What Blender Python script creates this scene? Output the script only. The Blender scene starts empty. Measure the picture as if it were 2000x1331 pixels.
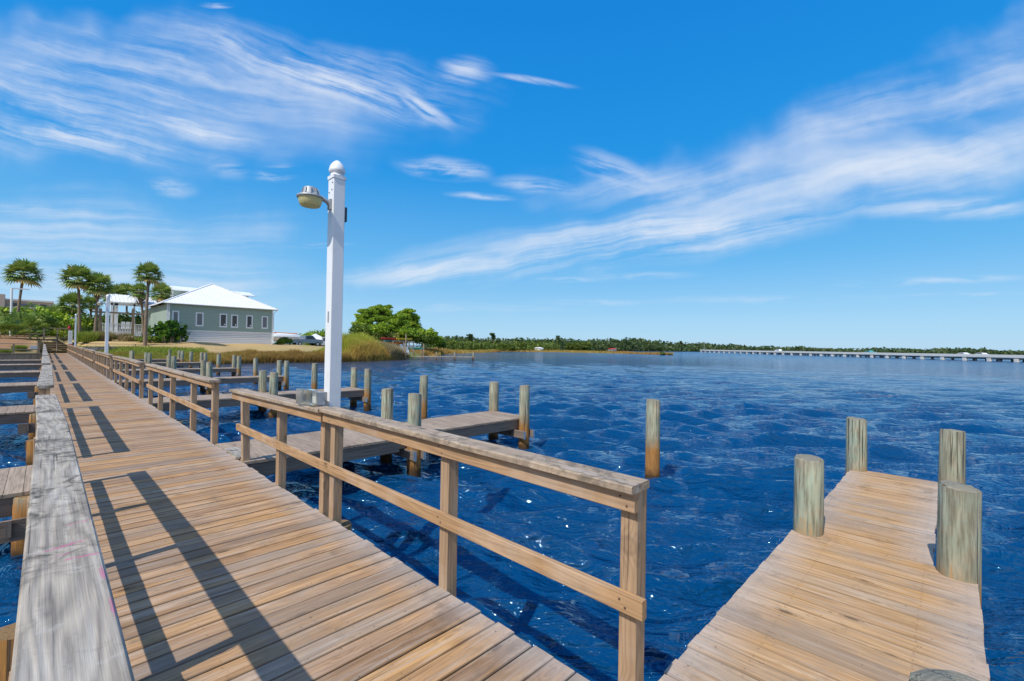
import bpy, math, random
import numpy as np
from mathutils import Vector, Matrix
rad = math.radians
sc = bpy.context.scene
col = sc.collection
random.seed(7); NR = np.random.RandomState(11)

# ------------------------------------------------------------------ camera
F = 884.0; CXP, CYP = 1000.0, 665.5          # focal length in photo pixels (photo is 2000 x 1331)
DECK = 0.70                                   # boardwalk surface above the water (z = 0)
CAMZ = 2.35
YAW, PITCH, ROLL = rad(-45.96), math.atan(11.5/884), math.atan(.0165)
Mcam = Matrix.Rotation(YAW, 4, 'Z') @ Matrix.Rotation(math.pi/2+PITCH, 4, 'X') @ Matrix.Rotation(ROLL, 4, 'Z')
cd = bpy.data.cameras.new('camera'); cam = bpy.data.objects.new('camera', cd); col.objects.link(cam)
cam.matrix_world = Matrix.Translation((0, 0, CAMZ)) @ Mcam
cd.sensor_width = 36; cd.lens = 36*F/2000; cd.clip_start = .05; cd.clip_end = 9000
sc.camera = cam

# ------------------------------------------------------------------ sun, sky, exposure
SUN_EL, SUN_AZ = rad(51), math.atan2(-math.cos(rad(8)), -math.sin(rad(8)))   # azimuth clockwise from +Y
sl = bpy.data.lights.new('sun', 'SUN'); so = bpy.data.objects.new('sun', sl); col.objects.link(so)
sl.energy = 4.2; sl.angle = rad(.53); sl.color = (1, .95, .86)
sd = Vector((math.sin(SUN_AZ)*math.cos(SUN_EL), math.cos(SUN_AZ)*math.cos(SUN_EL), math.sin(SUN_EL)))
so.rotation_euler = sd.to_track_quat('Z', 'Y').to_euler()
sc.view_settings.view_transform = 'Standard'; sc.view_settings.look = 'None'
sc.view_settings.exposure = 0.0; sc.view_settings.gamma = 1

class NT:
    """small helper for writing node graphs"""
    def __init__(s, nt): s.nt = nt; s.n = nt.nodes; s.l = nt.links
    def new(s, t, **kw):
        o = s.n.new(t)
        for k, v in kw.items(): setattr(o, k, v)
        return o
    def put(s, sock, v):
        if v is None: return
        if isinstance(v, bpy.types.NodeSocket): s.l.new(v, sock)
        else:
            try: sock.default_value = v
            except Exception:
                sock.default_value = (v, v, v) if isinstance(v, (int, float)) else tuple(v)+(1,)
    def m(s, op, a, b=None, c=None, clamp=False):
        o = s.new('ShaderNodeMath', operation=op, use_clamp=clamp)
        s.put(o.inputs[0], a); s.put(o.inputs[1], b)
        if c is not None: s.put(o.inputs[2], c)
        return o.outputs[0]
    def add(s, a, b): return s.m('ADD', a, b)
    def mul(s, a, b): return s.m('MULTIPLY', a, b)
    def sub(s, a, b): return s.m('SUBTRACT', a, b)
    def vm(s, op, a, b=None):
        o = s.new('ShaderNodeVectorMath', operation=op); s.put(o.inputs[0], a)
        if b is not None: s.put(o.inputs[1], b)
        return o.outputs['Value'] if op in ('DOT_PRODUCT', 'LENGTH') else o.outputs[0]
    def sep(s, v): o = s.new('ShaderNodeSeparateXYZ'); s.put(o.inputs[0], v); return o.outputs
    def comb(s, x, y, z):
        o = s.new('ShaderNodeCombineXYZ')
        for i, v in enumerate((x, y, z)): s.put(o.inputs[i], v)
        return o.outputs[0]
    def noise(s, v, scale=1, detail=4, rough=.55, dist=0, dim='3D', color=False):
        o = s.new('ShaderNodeTexNoise', noise_dimensions=dim)
        s.put(o.inputs['Vector'], v); o.inputs['Scale'].default_value = scale
        o.inputs['Detail'].default_value = detail; o.inputs['Roughness'].default_value = rough
        o.inputs['Distortion'].default_value = dist
        return o.outputs['Color' if color else 'Fac']
    def vor(s, v, scale=1, feat='F1', out='Distance'):
        o = s.new('ShaderNodeTexVoronoi', feature=feat); s.put(o.inputs['Vector'], v)
        o.inputs['Scale'].default_value = scale; return o.outputs[out]
    def ramp(s, f, stops, interp='LINEAR'):
        o = s.new('ShaderNodeValToRGB'); s.put(o.inputs[0], f); r = o.color_ramp; r.interpolation = interp
        while len(r.elements) < len(stops): r.elements.new(.5)
        for e, (p, c) in zip(r.elements, stops):
            e.position = p; e.color = (c, c, c, 1) if isinstance(c, (int, float)) else tuple(c)+(1,)
        return o.outputs[0]
    def mix(s, f, a, b, mode='MIX'):
        o = s.new('ShaderNodeMix', data_type='RGBA', blend_type=mode)
        s.put(o.inputs[0], f); s.put(o.inputs[6], a); s.put(o.inputs[7], b); return o.outputs[2]
    def mr(s, v, a, b, c=0., d=1., smooth=False):
        o = s.new('ShaderNodeMapRange', interpolation_type='SMOOTHSTEP' if smooth else 'LINEAR')
        s.put(o.inputs[0], v)
        for i, x in enumerate((a, b, c, d)): s.put(o.inputs[i+1], x)
        return o.outputs[0]
    def attr(s, name, out='Vector'):
        return s.new('ShaderNodeAttribute', attribute_name=name).outputs[out]

world = bpy.data.worlds.new('World'); sc.world = world; world.use_nodes = True
def build_world():
    w = NT(world.node_tree); w.n.clear()
    sky = w.new('ShaderNodeTexSky', sky_type='NISHITA'); sky.sun_disc = False
    sky.sun_elevation = SUN_EL; sky.sun_rotation = SUN_AZ
    sky.altitude = 0; sky.air_density = 1.0; sky.dust_density = .3; sky.ozone_density = 2.2
    hs = w.new('ShaderNodeHueSaturation'); hs.inputs['Saturation'].default_value = SKY_SAT
    hs.inputs['Hue'].default_value = SKY_HUE; hs.inputs['Value'].default_value = 1
    w.l.new(sky.outputs[0], hs.inputs['Color'])
    d = w.new('ShaderNodeTexCoord').outputs['Generated']
    fw = (math.sin(-YAW), math.cos(YAW), 0); rt = (math.cos(YAW), math.sin(YAW), 0)
    df, dr = w.vm('DOT_PRODUCT', d, fw), w.vm('DOT_PRODUCT', d, rt)
    el = w.m('ARCSINE', w.sep(d)[2])
    # cirrus, laid out on the dome by direction: X = tangent of the azimuth from the bay axis, Y = height above the horizon
    dfc = w.m('MAXIMUM', df, .12); front = w.mr(df, .12, .25, 0, 1)
    X = w.m('DIVIDE', dr, dfc); Y = w.m('DIVIDE', w.sep(d)[2], dfc)
    def px(u, v): return ((u-1000)/F, (677+(u-1000)*.0165-v)/F)
    def rot(u0, v0, ang, sx, sy):
        a0, e0 = px(u0, v0); c, s_ = math.cos(rad(ang)), math.sin(rad(ang))
        x = w.sub(X, a0); y = w.sub(Y, e0)
        return (w.mul(w.add(w.mul(x, c), w.mul(y, s_)), 1/sx), w.mul(w.sub(w.mul(y, c), w.mul(x, s_)), 1/sy))
    warp = w.noise(w.comb(X, Y, 0), 4.5, 3, .55, color=True)
    wx, wy, _ = w.sep(w.vm('SUBTRACT', warp, (.5, .5, .5)))
    fine = w.noise(w.comb(w.mul(X, 1), w.mul(Y, 1), 3), 26, 3, .6)
    def band(u0, v0, ang, sx, sy, soft=1.0, edge=.12):
        sx /= F; sy /= F
        x, y = rot(u0, v0, ang, sx, sy)
        x = w.add(x, w.mul(wx, .9)); y = w.add(y, w.mul(wy, 1.3))
        r = w.m('SQRT', w.add(w.mul(x, x), w.mul(y, y)))
        return w.mr(r, soft, edge, 0, 1, True)
    parts = []
    def cl(mask, st, amt): parts.append(w.mul(w.mul(mask, st), amt))
    def re(st, lo, hi): return w.mr(st, lo, hi, 0, 1, True)
    def raw(u0, v0, ang, fx, fy, det=6, curve=0., rgh=.62): return streak_raw(u0, v0, ang, fx, fy, det, curve, rgh)
    def streak_raw(u0, v0, ang, fx, fy, det, curve, rgh):
        x, y = rot(u0, v0, ang, 1, 1)
        y = w.add(y, w.mul(wy, .05)); x = w.add(x, w.mul(wx, .12))
        if curve: y = w.sub(y, w.mul(w.mul(x, x), curve))
        return w.add(w.noise(w.comb(w.mul(x, fx), w.mul(y, fy), u0*.01), 1, det, rgh, .15), w.mul(w.sub(fine, .5), .12))
    # long sweep, upper left
    nA = raw(500, 150, -10, 1.8, 22, curve=.12); nA2 = raw(640, 165, -18, 2.8, 34)
    soft = w.noise(w.comb(w.mul(X, 1.6), w.mul(Y, 5), 9), 1, 4, .55, .3)
    cl(band(180, 165, -6, 780, 190, 1., .25), re(soft, .30, .75), .50)
    cl(band(200, 165, -6, 700, 180, 1., .1), re(nA, .36, .80), .78)
    cl(band(600, 125, -10, 420, 85, 1., .0), re(nA2, .34, .68), .75)
    cl(band(700, 180, -16, 250, 50, 1., .0), re(nA2, .30, .62), .70)
    cl(band(900, 130, -6, 70, 45, 1., .0), re(nA2, .34, .62), .70)
    cl(band(820, 208, -36, 80, 22), re(raw(800, 200, -36, 5, 44), .28, .62), .80)
    cl(band(1030, 152, -8, 105, 10), re(nA2, .25, .55), .60)
    cl(band(130, 262, -8, 270, 50, 1., .0), re(nA, .36, .66), .75)
    cl(band(380, 243, -8, 170, 34), re(nA, .36, .66), .60)
    # veil low on the left
    nV = raw(100, 500, 0, 1.2, 24)
    cl(band(60, 480, 2, 640, 135, 1., .1), re(nV, .28, .76), .66)
    cl(band(330, 560, 0, 440, 70, 1., .1), re(nV, .34, .78), .42)
    cl(band(60, 410, -4, 200, 16, 1., .0), re(nV, .3, .6), .45)
    # broad band rising to the right and fanning out
    nB = raw(1130, 490, 11, 2.0, 30); nC = raw(1600, 330, 16, 1.3, 15, rgh=.58)
    cl(band(1150, 485, 8, 520, 66, 1., .15), re(nB, .32, .74), .70)
    cl(band(1350, 450, 5, 380, 62, 1., .15), re(nB, .30, .74), .76)
    cl(band(850, 530, 5, 240, 32, 1., .0), re(nB, .34, .66), .70)
    cl(band(1700, 320, 10, 660, 145, 1., .05), re(soft, .26, .74), .50)
    cl(band(1650, 340, 6, 600, 115, 1., .0), re(nC, .30, .78), .62)
    cl(band(1900, 220, 22, 560, 175, 1., .0), re(soft, .26, .76), .62)
    cl(band(1860, 230, 20, 520, 170, 1., .0), re(nC, .34, .74), .66)
    cl(band(1300, 370, 0, 340, 80, 1., .0), re(nC, .36, .72), .60)
    cl(band(1190, 330, -22, 110, 40), re(nA2, .38, .66), .55)
    cl(band(1860, 405, 3, 320, 30), re(nB, .34, .66), .55)
    nW = raw(900, 400, 0, 4.5, 36)
    for (u, v, a, sx, sy, k) in ((860, 328, -3, 120, 30, .75), (545, 338, 8, 65, 26, .6), (330, 362, -8, 70, 24, .55), (932, 382, -3, 90, 10, .6), (440, 330, -20, 60, 30, .35),
                                 (1085, 547, 2, 120, 8, .4), (1850, 548, 3, 260, 12, .4), (1900, 575, 2, 180, 6, .35), (1500, 585, 2, 300, 14, .25), (900, 600, 1, 300, 14, .22),
                                 (1040, 360, -5, 110, 22, .5), (405, 5, 0, 40, 9, .8), (1250, 540, 3, 130, 13, .3), (1150, 590, 0, 160, 10, .25), (620, 480, 4, 90, 8, .3)):
        cl(band(u, v, a, sx, sy, 1., 0), re(nW, .38, .62), k)
    f = parts[0]
    for p_ in parts[1:]: f = w.sub(w.add(f, p_), w.mul(f, p_))
    f = w.mul(w.m('MINIMUM', f, .90), front)
    # clear air: pale blue at the horizon to deep blue overhead
    grad = w.ramp(w.mr(el, -.02, 1.45, 0, 1), SKYRAMP)
    gs = w.vm('SCALE', grad); gs.node.inputs['Scale'].default_value = 1/SKY_STR
    sk = w.mix(.86, hs.outputs[0], gs)
    # unseen white veil added to the sky behind the viewer, neutral fill for shadows
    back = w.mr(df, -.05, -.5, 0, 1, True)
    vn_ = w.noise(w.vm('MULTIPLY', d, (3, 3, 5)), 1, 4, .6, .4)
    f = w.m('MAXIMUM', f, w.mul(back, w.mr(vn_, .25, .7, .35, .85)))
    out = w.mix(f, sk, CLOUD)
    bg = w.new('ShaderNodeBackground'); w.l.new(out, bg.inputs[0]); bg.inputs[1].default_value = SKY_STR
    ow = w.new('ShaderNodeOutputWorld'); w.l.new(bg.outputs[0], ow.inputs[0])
SKY_STR = .12; SKY_SAT = 1.35; SKY_HUE = .5; CLOUD = (6.6, 7.1, 7.9, 1)
SKYRAMP = [(0, (.42, .68, .92)), (.05, (.34, .64, .93)), (.13, (.15, .50, .90)), (.26, (.016, .325, .84)), (.45, (.008, .25, .77)), (1, (.01, .19, .68))]
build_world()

# ------------------------------------------------------------------ small geometry helpers
def ray(u, v): return Mcam.to_3x3() @ Vector(((u-CXP)/F, -(v-CYP)/F, -1))
CAM = Vector((0, 0, CAMZ))
def at(u, v, z): d = ray(u, v); return CAM + d*((z-CAMZ)/d.z)
def aty(u, v, y): d = ray(u, v); return CAM + d*(y/d.y)
def pd(u, v, depth): return CAM + ray(u, v)*depth      # point at a given distance along the view axis
def pg(u, depth, z): p = pd(u, 677, depth); p.z = z; return p

def tag(o, label=None, cat=None, group=None, kind=None):
    if label: o['label'] = label
    if cat: o['category'] = cat
    if group: o['group'] = group
    if kind: o['kind'] = kind
    return o
def empty(name, loc=(0, 0, 0), label=None, cat=None, group=None):
    o = bpy.data.objects.new(name, None); col.objects.link(o); o.location = loc; o.empty_display_size = .3
    return tag(o, label, cat, group)

class MB:
    """collects geometry with board coordinates; build() links it as one mesh object"""
    def __init__(s): s.v = []; s.f = []; s.bc = []; s.lc = []; s.r = []
    def addv(s, vs, bcs=None, rnd=0., lcs=None):
        i = len(s.v); s.v += [tuple(v) for v in vs]
        s.bc += bcs if bcs else [tuple(v) for v in vs]
        s.lc += lcs if lcs else [(0, 0, 0)]*len(vs); s.r += [rnd]*len(vs)
        return i
    def board(s, pts, w, t, up=(0, 0, 1), ch=.004, rnd=None, side_jit=0):
        """a board following pts (centre line); w across, t along up"""
        if rnd is None: rnd = random.random()
        pts = [Vector(p) for p in pts]; up = Vector(up); n = len(pts)
        prof = [(-w/2+ch, -t/2), (w/2-ch, -t/2), (w/2, -t/2+ch), (w/2, t/2-ch), (w/2-ch, t/2), (-w/2+ch, t/2), (-w/2, t/2-ch), (-w/2, -t/2+ch)]
        if ch <= 0: prof = [(-w/2, -t/2), (w/2, -t/2), (w/2, t/2), (-w/2, t/2)]
        K = len(prof); L = 0; ox, oy, oz = rnd*57.3, rnd*31.7, rnd*13.1
        vs = []; bcs = []; lcs = []
        tot = sum((pts[i+1]-pts[i]).length for i in range(n-1))
        for i, p in enumerate(pts):
            d = (pts[min(i+1, n-1)]-pts[max(i-1, 0)]).normalized(); sd_ = d.cross(up).normalized(); u2 = sd_.cross(d)
            if i: L += (p-pts[i-1]).length
            for a, b in prof:
                vs.append(p+sd_*a+u2*b); bcs.append((L+ox, a+oy, b+oz)); lcs.append((L, tot-L, a))
        k = s.addv(vs, bcs, rnd, lcs)
        for i in range(n-1):
            for j in range(K):
                j2 = (j+1) % K; s.f.append((k+i*K+j, k+i*K+j2, k+(i+1)*K+j2, k+(i+1)*K+j))
        s.f.append(tuple(k+j for j in range(K))[::-1]); s.f.append(tuple(k+(n-1)*K+j for j in range(K)))
        return s
    def box(s, a, b, rnd=None, ch=0):
        (x0, y0, z0), (x1, y1, z1) = a, b
        dx, dy, dz = abs(x1-x0), abs(y1-y0), abs(z1-z0); cx, cy, cz = (x0+x1)/2, (y0+y1)/2, (z0+z1)/2
        if dz >= dx and dz >= dy: return s.board([(cx, cy, min(z0, z1)), (cx, cy, max(z0, z1))], dx, dy, (0, 1, 0), ch, rnd)
        if dx >= dy: return s.board([(min(x0, x1), cy, cz), (max(x0, x1), cy, cz)], dy, dz, (0, 0, 1), ch, rnd)
        return s.board([(cx, min(y0, y1), cz), (cx, max(y0, y1), cz)], dx, dz, (0, 0, 1), ch, rnd)
    def tube(s, pts, r, n=8, caps=True, rnd=0., sub=None):
        pts = [Vector(p) for p in pts]; rs = r if isinstance(r, (list, tuple)) else [r]*len(pts)
        ref = Vector((1, 0, 0)); vs = []; bcs = []; L = 0
        if abs((pts[-1]-pts[0]).normalized().dot(ref)) > .9: ref = Vector((0, 0, 1))
        for i, p in enumerate(pts):
            d = (pts[min(i+1, len(pts)-1)]-pts[max(i-1, 0)]).normalized(); a = d.cross(ref).normalized(); b = d.cross(a)
            if i: L += (p-pts[i-1]).length
            for j in range(n):
                t = 2*math.pi*j/n; vs.append(p+(a*math.cos(t)+b*math.sin(t))*rs[i]); bcs.append((L+rnd*37, rs[i]*math.cos(t)+rnd*9, rs[i]*math.sin(t)))
        k = s.addv(vs, bcs, rnd)
        for i in range(len(pts)-1):
            for j in range(n):
                j2 = (j+1) % n; s.f.append((k+i*n+j, k+(i+1)*n+j, k+(i+1)*n+j2, k+i*n+j2))
        if caps:
            s.f.append(tuple(k+j for j in range(n))); s.f.append(tuple(k+(len(pts)-1)*n+j for j in range(n))[::-1])
        return s
    def lathe(s, prof, c, n=24, axis=(0, 0, 1)):
        c = Vector(c); ax = Vector(axis).normalized(); a = ax.orthogonal().normalized(); b = ax.cross(a)
        vs = []
        for r, z in prof:
            for j in range(n):
                t = 2*math.pi*j/n; vs.append(c+ax*z+(a*math.cos(t)+b*math.sin(t))*max(r, 1e-4))
        k = s.addv(vs)
        for i in range(len(prof)-1):
            for j in range(n):
                j2 = (j+1) % n; s.f.append((k+i*n+j, k+i*n+j2, k+(i+1)*n+j2, k+(i+1)*n+j))
        return s
    def poly(s, pts, rnd=0., bcs=None):
        k = s.addv(pts, bcs, rnd); s.f.append(tuple(range(k, k+len(pts)))); return s
    def prism(s, outline, a, b, rnd=0.):
        """outline: list of points at a; extruded by vector b-a"""
        d = Vector(b)-Vector(a); n = len(outline); k = s.addv([Vector(p) for p in outline]+[Vector(p)+d for p in outline], None, rnd)
        s.f.append(tuple(k+i for i in range(n))[::-1]); s.f.append(tuple(k+n+i for i in range(n)))
        for i in range(n): j = (i+1) % n; s.f.append((k+i, k+j, k+n+j, k+n+i))
        return s
    def mesh(s, name, mat, smooth=False):
        me = bpy.data.meshes.new(name); me.from_pydata(s.v, [], s.f)
        a = me.attributes.new('bc', 'FLOAT_VECTOR', 'POINT'); a.data.foreach_set('vector', np.array(s.bc, dtype=np.float32).ravel())
        a = me.attributes.new('lc', 'FLOAT_VECTOR', 'POINT'); a.data.foreach_set('vector', np.array(s.lc, dtype=np.float32).ravel())
        a = me.attributes.new('rnd', 'FLOAT', 'POINT'); a.data.foreach_set('value', np.array(s.r, dtype=np.float32))
        me.materials.append(mat)
        if smooth: me.polygons.foreach_set('use_smooth', [True]*len(me.polygons))
        me.update(); return me
    def build(s, name, mat, parent=None, smooth=False, origin=None):
        if origin is None and parent is not None: origin = Vector(WLOC.get(parent.name, (0, 0, 0)))
        if origin is not None: origin = Vector(origin); s.v = [tuple(Vector(v)-origin) for v in s.v]
        o = bpy.data.objects.new(name, s.mesh(name, mat, smooth)); col.objects.link(o)
        if parent is not None:
            o.parent = parent; WLOC[o.name] = tuple(origin); o.location = Vector(origin)-Vector(WLOC.get(parent.name, (0, 0, 0)))
        else:
            if origin is not None: o.location = origin; WLOC[o.name] = tuple(origin)
        if smooth:
            try: o.data.set_sharp_from_angle(angle=rad(40))
            except Exception: pass
        return o
WLOC = {}
def thing(name, loc, label, cat, group=None):
    o = empty(name, loc, label, cat, group); WLOC[o.name] = tuple(loc); return o

def np_mesh(name, V, Fc, mat, rnd=None, smooth=False, parent=None, origin=None):
    """V (n,3), Fc (m,k) numpy arrays"""
    V = np.asarray(V, dtype=np.float32).copy()
    if origin is None and parent is not None: origin = WLOC.get(parent.name, (0, 0, 0))
    if origin is not None: V -= np.array(origin, dtype=np.float32)
    me = bpy.data.meshes.new(name); k = Fc.shape[1]
    me.vertices.add(len(V)); me.vertices.foreach_set('co', V.ravel())
    me.loops.add(Fc.size); me.loops.foreach_set('vertex_index', Fc.astype(np.int32).ravel())
    me.polygons.add(len(Fc)); me.polygons.foreach_set('loop_start', np.arange(0, Fc.size, k, dtype=np.int32))
    me.polygons.foreach_set('loop_total', np.full(len(Fc), k, dtype=np.int32))
    if smooth: me.polygons.foreach_set('use_smooth', np.ones(len(Fc), dtype=bool))
    if rnd is not None:
        a = me.attributes.new('rnd', 'FLOAT', 'POINT'); a.data.foreach_set('value', np.asarray(rnd, dtype=np.float32))
    me.update(calc_edges=True); me.materials.append(mat)
    o = bpy.data.objects.new(name, me); col.objects.link(o)
    if parent is not None: o.parent = parent; o.location = Vector(origin)-Vector(WLOC.get(parent.name, (0, 0, 0)))
    elif origin is not None: o.location = origin
    if origin is not None: WLOC[o.name] = tuple(origin)
    return o

# ------------------------------------------------------------------ materials
def mat(name, fn=None, color=(.5, .5, .5), rough=.6, metal=0., **kw):
    m = bpy.data.materials.new(name); m.use_nodes = True; t = NT(m.node_tree)
    b = t.n['Principled BSDF']; b.inputs['Base Color'].default_value = tuple(color)+(1,)
    b.inputs['Roughness'].default_value = rough; b.inputs['Metallic'].default_value = metal
    for k, v in kw.items(): b.inputs[k.replace('_', ' ')].default_value = v
    if fn: fn(t, b)
    return m
def bump(t, b, h, strength=.5, dist=.01):
    o = t.new('ShaderNodeBump'); o.inputs['Strength'].default_value = strength; o.inputs['Distance'].default_value = dist
    t.put(o.inputs['Height'], h); t.l.new(o.outputs[0], b.inputs['Normal']); return o
def wood(name, tones, dark, grain=.55, ringscale=1., nails=False, lichen=0., gap_dirt=.3, rough=.8, bleach=None, bleach_amt=.0, pink=False, streak=0., edge=0., rw=0.):
    def fn(t, b):
        bc = t.attr('bc'); rnd = t.attr('rnd', 'Fac'); x, y, z = t.sep(bc); lx, lx2, ly = t.sep(t.attr('lc'))
        base = t.ramp(t.m('FRACT', t.mul(rnd, 7.31)), [(i/(len(tones)-1) if len(tones) > 1 else 0, c) for i, c in enumerate(tones)])
        # broad colour drift along a board
        drift = t.noise(t.comb(t.mul(x, 1.3), t.mul(y, 9), t.mul(z, 9)), 1, 3, .6)
        base = t.mix(t.mr(drift, .40, .75, 0, .8), base, tones[0])
        if streak:
            sn_ = t.noise(t.comb(t.mul(x, 1.5), t.mul(y, 21), t.mul(z, 20)), 1, 4, .62, .5)
            base = t.mix(t.mul(t.mr(sn_, .50, .62), streak), base, tuple(min(1, q*1.25) for q in tones[4 % len(tones)]))
            base = t.mix(t.mul(t.mr(sn_, .46, .36), streak), base, tuple((q+w_)/2 for q, w_ in zip(dark, tones[3 % len(tones)])))
        # knots pull the rings round themselves
        vn = t.vor(t.comb(t.mul(x, 2.3), t.mul(y, 7.0), t.mul(z, 2.0)), 1)
        knot = t.mr(vn, .30, .05, 0, 1, True)
        field = t.noise(t.comb(t.mul(x, .75*ringscale), t.mul(y, 8.5), t.mul(z, 8.5)), 1, 1.5, .45, .2)
        field = t.add(field, t.mul(knot, .22))
        ring = t.m('PINGPONG', t.mul(field, 17+9*rw), 1.0)
        ring = t.mr(ring, .15, .95, 0, 1)
        fine = t.noise(t.comb(t.mul(x, 3.5), t.mul(y, 210), t.mul(z, 210)), 1, 3, .6)
        med = t.noise(t.comb(t.mul(x, 2.0), t.mul(y, 55), t.mul(z, 55)), 1, 4, .6)
        g = t.add(t.mul(t.mr(med, .40, .68), .62*(1-.75*rw)), t.mul(ring, .42*(1+.9*rw)))
        g = t.mul(t.m('ADD', g, t.mul(t.mr(fine, .45, .7), .25), clamp=True), grain)
        c = t.mix(g, base, dark)
        if bleach:
            c = t.mix(t.mul(t.mr(t.noise(t.comb(t.mul(x, 2.2), t.mul(y, 26), z), 1, 4, .6), .50, .68), bleach_amt), c, bleach)
        if edge: c = t.mix(t.mul(t.mr(t.add(t.m('ABSOLUTE', ly), t.mul(t.sub(med, .5), .012)), .0585, .0675), edge), c, tuple(q*.30 for q in dark))
        k2 = t.mr(vn, .13, .07, 0, 1, True)
        kr = t.mr(t.m('ABSOLUTE', t.sub(vn, .14)), .03, .0, 0, 1, True)
        has = t.m('GREATER_THAN', t.sep(t.vor(t.comb(t.mul(x, 2.3), t.mul(y, 7.0), t.mul(z, 2.0)), 1, out='Color'))[0], .30)
        c = t.mix(t.mul(t.mul(k2, has), .75), c, tuple(q*.45 for q in dark))
        c = t.mix(t.mul(t.mul(kr, has), .45), c, dark)
        # cracks / checks
        cr = t.noise(t.comb(t.mul(x, 1.1), t.mul(y, 95), t.mul(z, 95)), 1, 2, .5)
        crack = t.mr(cr, .70, .74)
        c = t.mix(t.mul(crack, .75), c, tuple(q*.3 for q in dark))
        if nails:
            nx = t.m('MINIMUM', t.m('ABSOLUTE', t.sub(lx, .06)), t.m('MINIMUM', t.m('ABSOLUTE', t.sub(lx2, .06)), t.m('ABSOLUTE', t.sub(t.m('ABSOLUTE', t.sub(lx, lx2)), .62))))
            nd = t.m('SQRT', t.add(t.m('POWER', nx, 2), t.m('POWER', t.sub(t.m('ABSOLUTE', ly), .042), 2)))
            c = t.mix(t.mul(t.mr(nd, .0055, .0035), nails), c, (.05, .045, .045))
            c = t.mix(t.mul(t.mr(nd, .022, .006), .25*nails), c, tuple(q*.6 for q in dark))
            endd = t.m('MINIMUM', lx, lx2)
            c = t.mix(t.mul(t.mr(endd, .28, .02), .45), c, (.46, .43, .41))
            blot = t.noise(t.new('ShaderNodeNewGeometry').outputs['Position'], 2.6, 5, .68)
            c = t.mix(t.mul(t.mr(blot, .56, .74), .55), c, (.10, .07, .045))
            b3 = t.noise(t.new('ShaderNodeNewGeometry').outputs['Position'], 1.1, 4, .65); c = t.mix(t.mul(t.mr(t.add(b3, t.mul(t.sub(rnd, .5), .25)), .48, .66), .50), c, (.27, .215, .17))
            b2 = t.noise(t.new('ShaderNodeNewGeometry').outputs['Position'], 23, 3, .6); c = t.mix(t.mul(t.mr(b2, .69, .73), .7), c, (.06, .045, .03))
        if lichen:
            P = t.new('ShaderNodeNewGeometry').outputs['Position']
            ln = t.noise(P, 9, 6, .7, 1.0); big = t.noise(P, 1.8, 2, .5)
            mk = t.mul(t.mr(ln, .47, .60), t.mr(big, .44, .55))
            c = t.mix(t.mul(mk, lichen), c, (.085, .075, .06))
            l3 = t.noise(t.vm('MULTIPLY', P, (1, .8, 1)), 4.2, 6, .72, 1.5); c = t.mix(t.mul(t.mr(l3, .55, .66), .55*lichen), c, (.16, .135, .10))
            l2 = t.noise(P, 14, 4, .6); c = t.mix(t.mul(t.mr(l2, .60, .75), .5), c, (.56, .53, .47))
        if pink:
            P = t.sep(t.new('ShaderNodeNewGeometry').outputs['Position'])
            for (x0, y0, sx, sy, sl_) in ((.055, 1.905, .055, .010, .35), (.095, 1.78, .060, .008, -.1), (.045, 1.83, .022, .006, .2), (.10, 2.12, .045, .006, .3), (.122, 1.62, .006, .05, 0), (.125, 1.40, .006, .06, 0)):
                dx = t.sub(P[0], x0); dy = t.sub(t.sub(P[1], y0), t.mul(dx, sl_))
                e = t.add(t.m('POWER', t.m('DIVIDE', dx, sx), 2), t.m('POWER', t.m('DIVIDE', dy, sy), 2))
                nz = t.noise(t.comb(P[0], P[1], P[2]), 90, 3, .7)
                c = t.mix(t.mul(t.mr(t.add(e, t.mul(t.sub(nz, .5), 4.5)), 1.0, .3), .6), c, (.52, .13, .25))
        t.l.new(c, b.inputs['Base Color']); b.inputs['Roughness'].default_value = rough
        b.inputs['Specular IOR Level'].default_value = .25
        h = t.sub(t.add(t.mul(med, .5), t.mul(fine, .35)), t.mul(crack, 1.6)); h = t.sub(h, t.mul(ring, .25))
        bump(t, b, h, .55, .006)
    return mat(name, fn)
WD = wood('deck_boards', [(0.514, 0.278, 0.116), (0.578, 0.355, 0.181), (0.441, 0.307, 0.215), (0.294, 0.173, 0.095), (0.609, 0.341, 0.129), (0.525, 0.403, 0.297), (0.242, 0.149, 0.090), (0.493, 0.288, 0.142)], (.17, .095, .05), .62, nails=.45, bleach=(.60, .52, .44), bleach_amt=.38, streak=.34, edge=.62)
WP = wood('pier_boards', [(0.568, 0.330, 0.144), (0.617, 0.376, 0.181), (0.509, 0.294, 0.130), (0.617, 0.342, 0.126), (0.558, 0.393, 0.246), (0.588, 0.333, 0.138), (0.441, 0.257, 0.123)], (.20, .12, .065), .55, nails=.6, bleach=(.64, .57, .48), bleach_amt=.28, streak=.32, edge=.5)
WR = wood('rail_wood', [(0.489, 0.295, 0.148), (0.526, 0.330, 0.176), (0.461, 0.282, 0.156)], (.20, .12, .065), .6, bleach=(.55, .46, .38), bleach_amt=.35, streak=.3)
WPOST = wood('post_wood', [(0.442, 0.291, 0.172), (0.478, 0.318, 0.189), (0.405, 0.278, 0.180)], (.19, .125, .08), .6, bleach=(.5, .44, .38), bleach_amt=.3, streak=.3)
WCAP = wood('cap_wood', [(0.442, 0.330, 0.227), (0.478, 0.361, 0.252), (0.414, 0.304, 0.210)], (.16, .125, .10), .6, lichen=.6, bleach=(.58, .53, .48), bleach_amt=.4)
WG = wood('silver_wood', [(0.493, 0.425, 0.339), (0.546, 0.475, 0.381), (0.452, 0.390, 0.312)], (.17, .15, .13), .90, ringscale=1.1, lichen=.95, bleach=(.62, .58, .52), bleach_amt=.35, pink=True, rw=.4)
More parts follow.
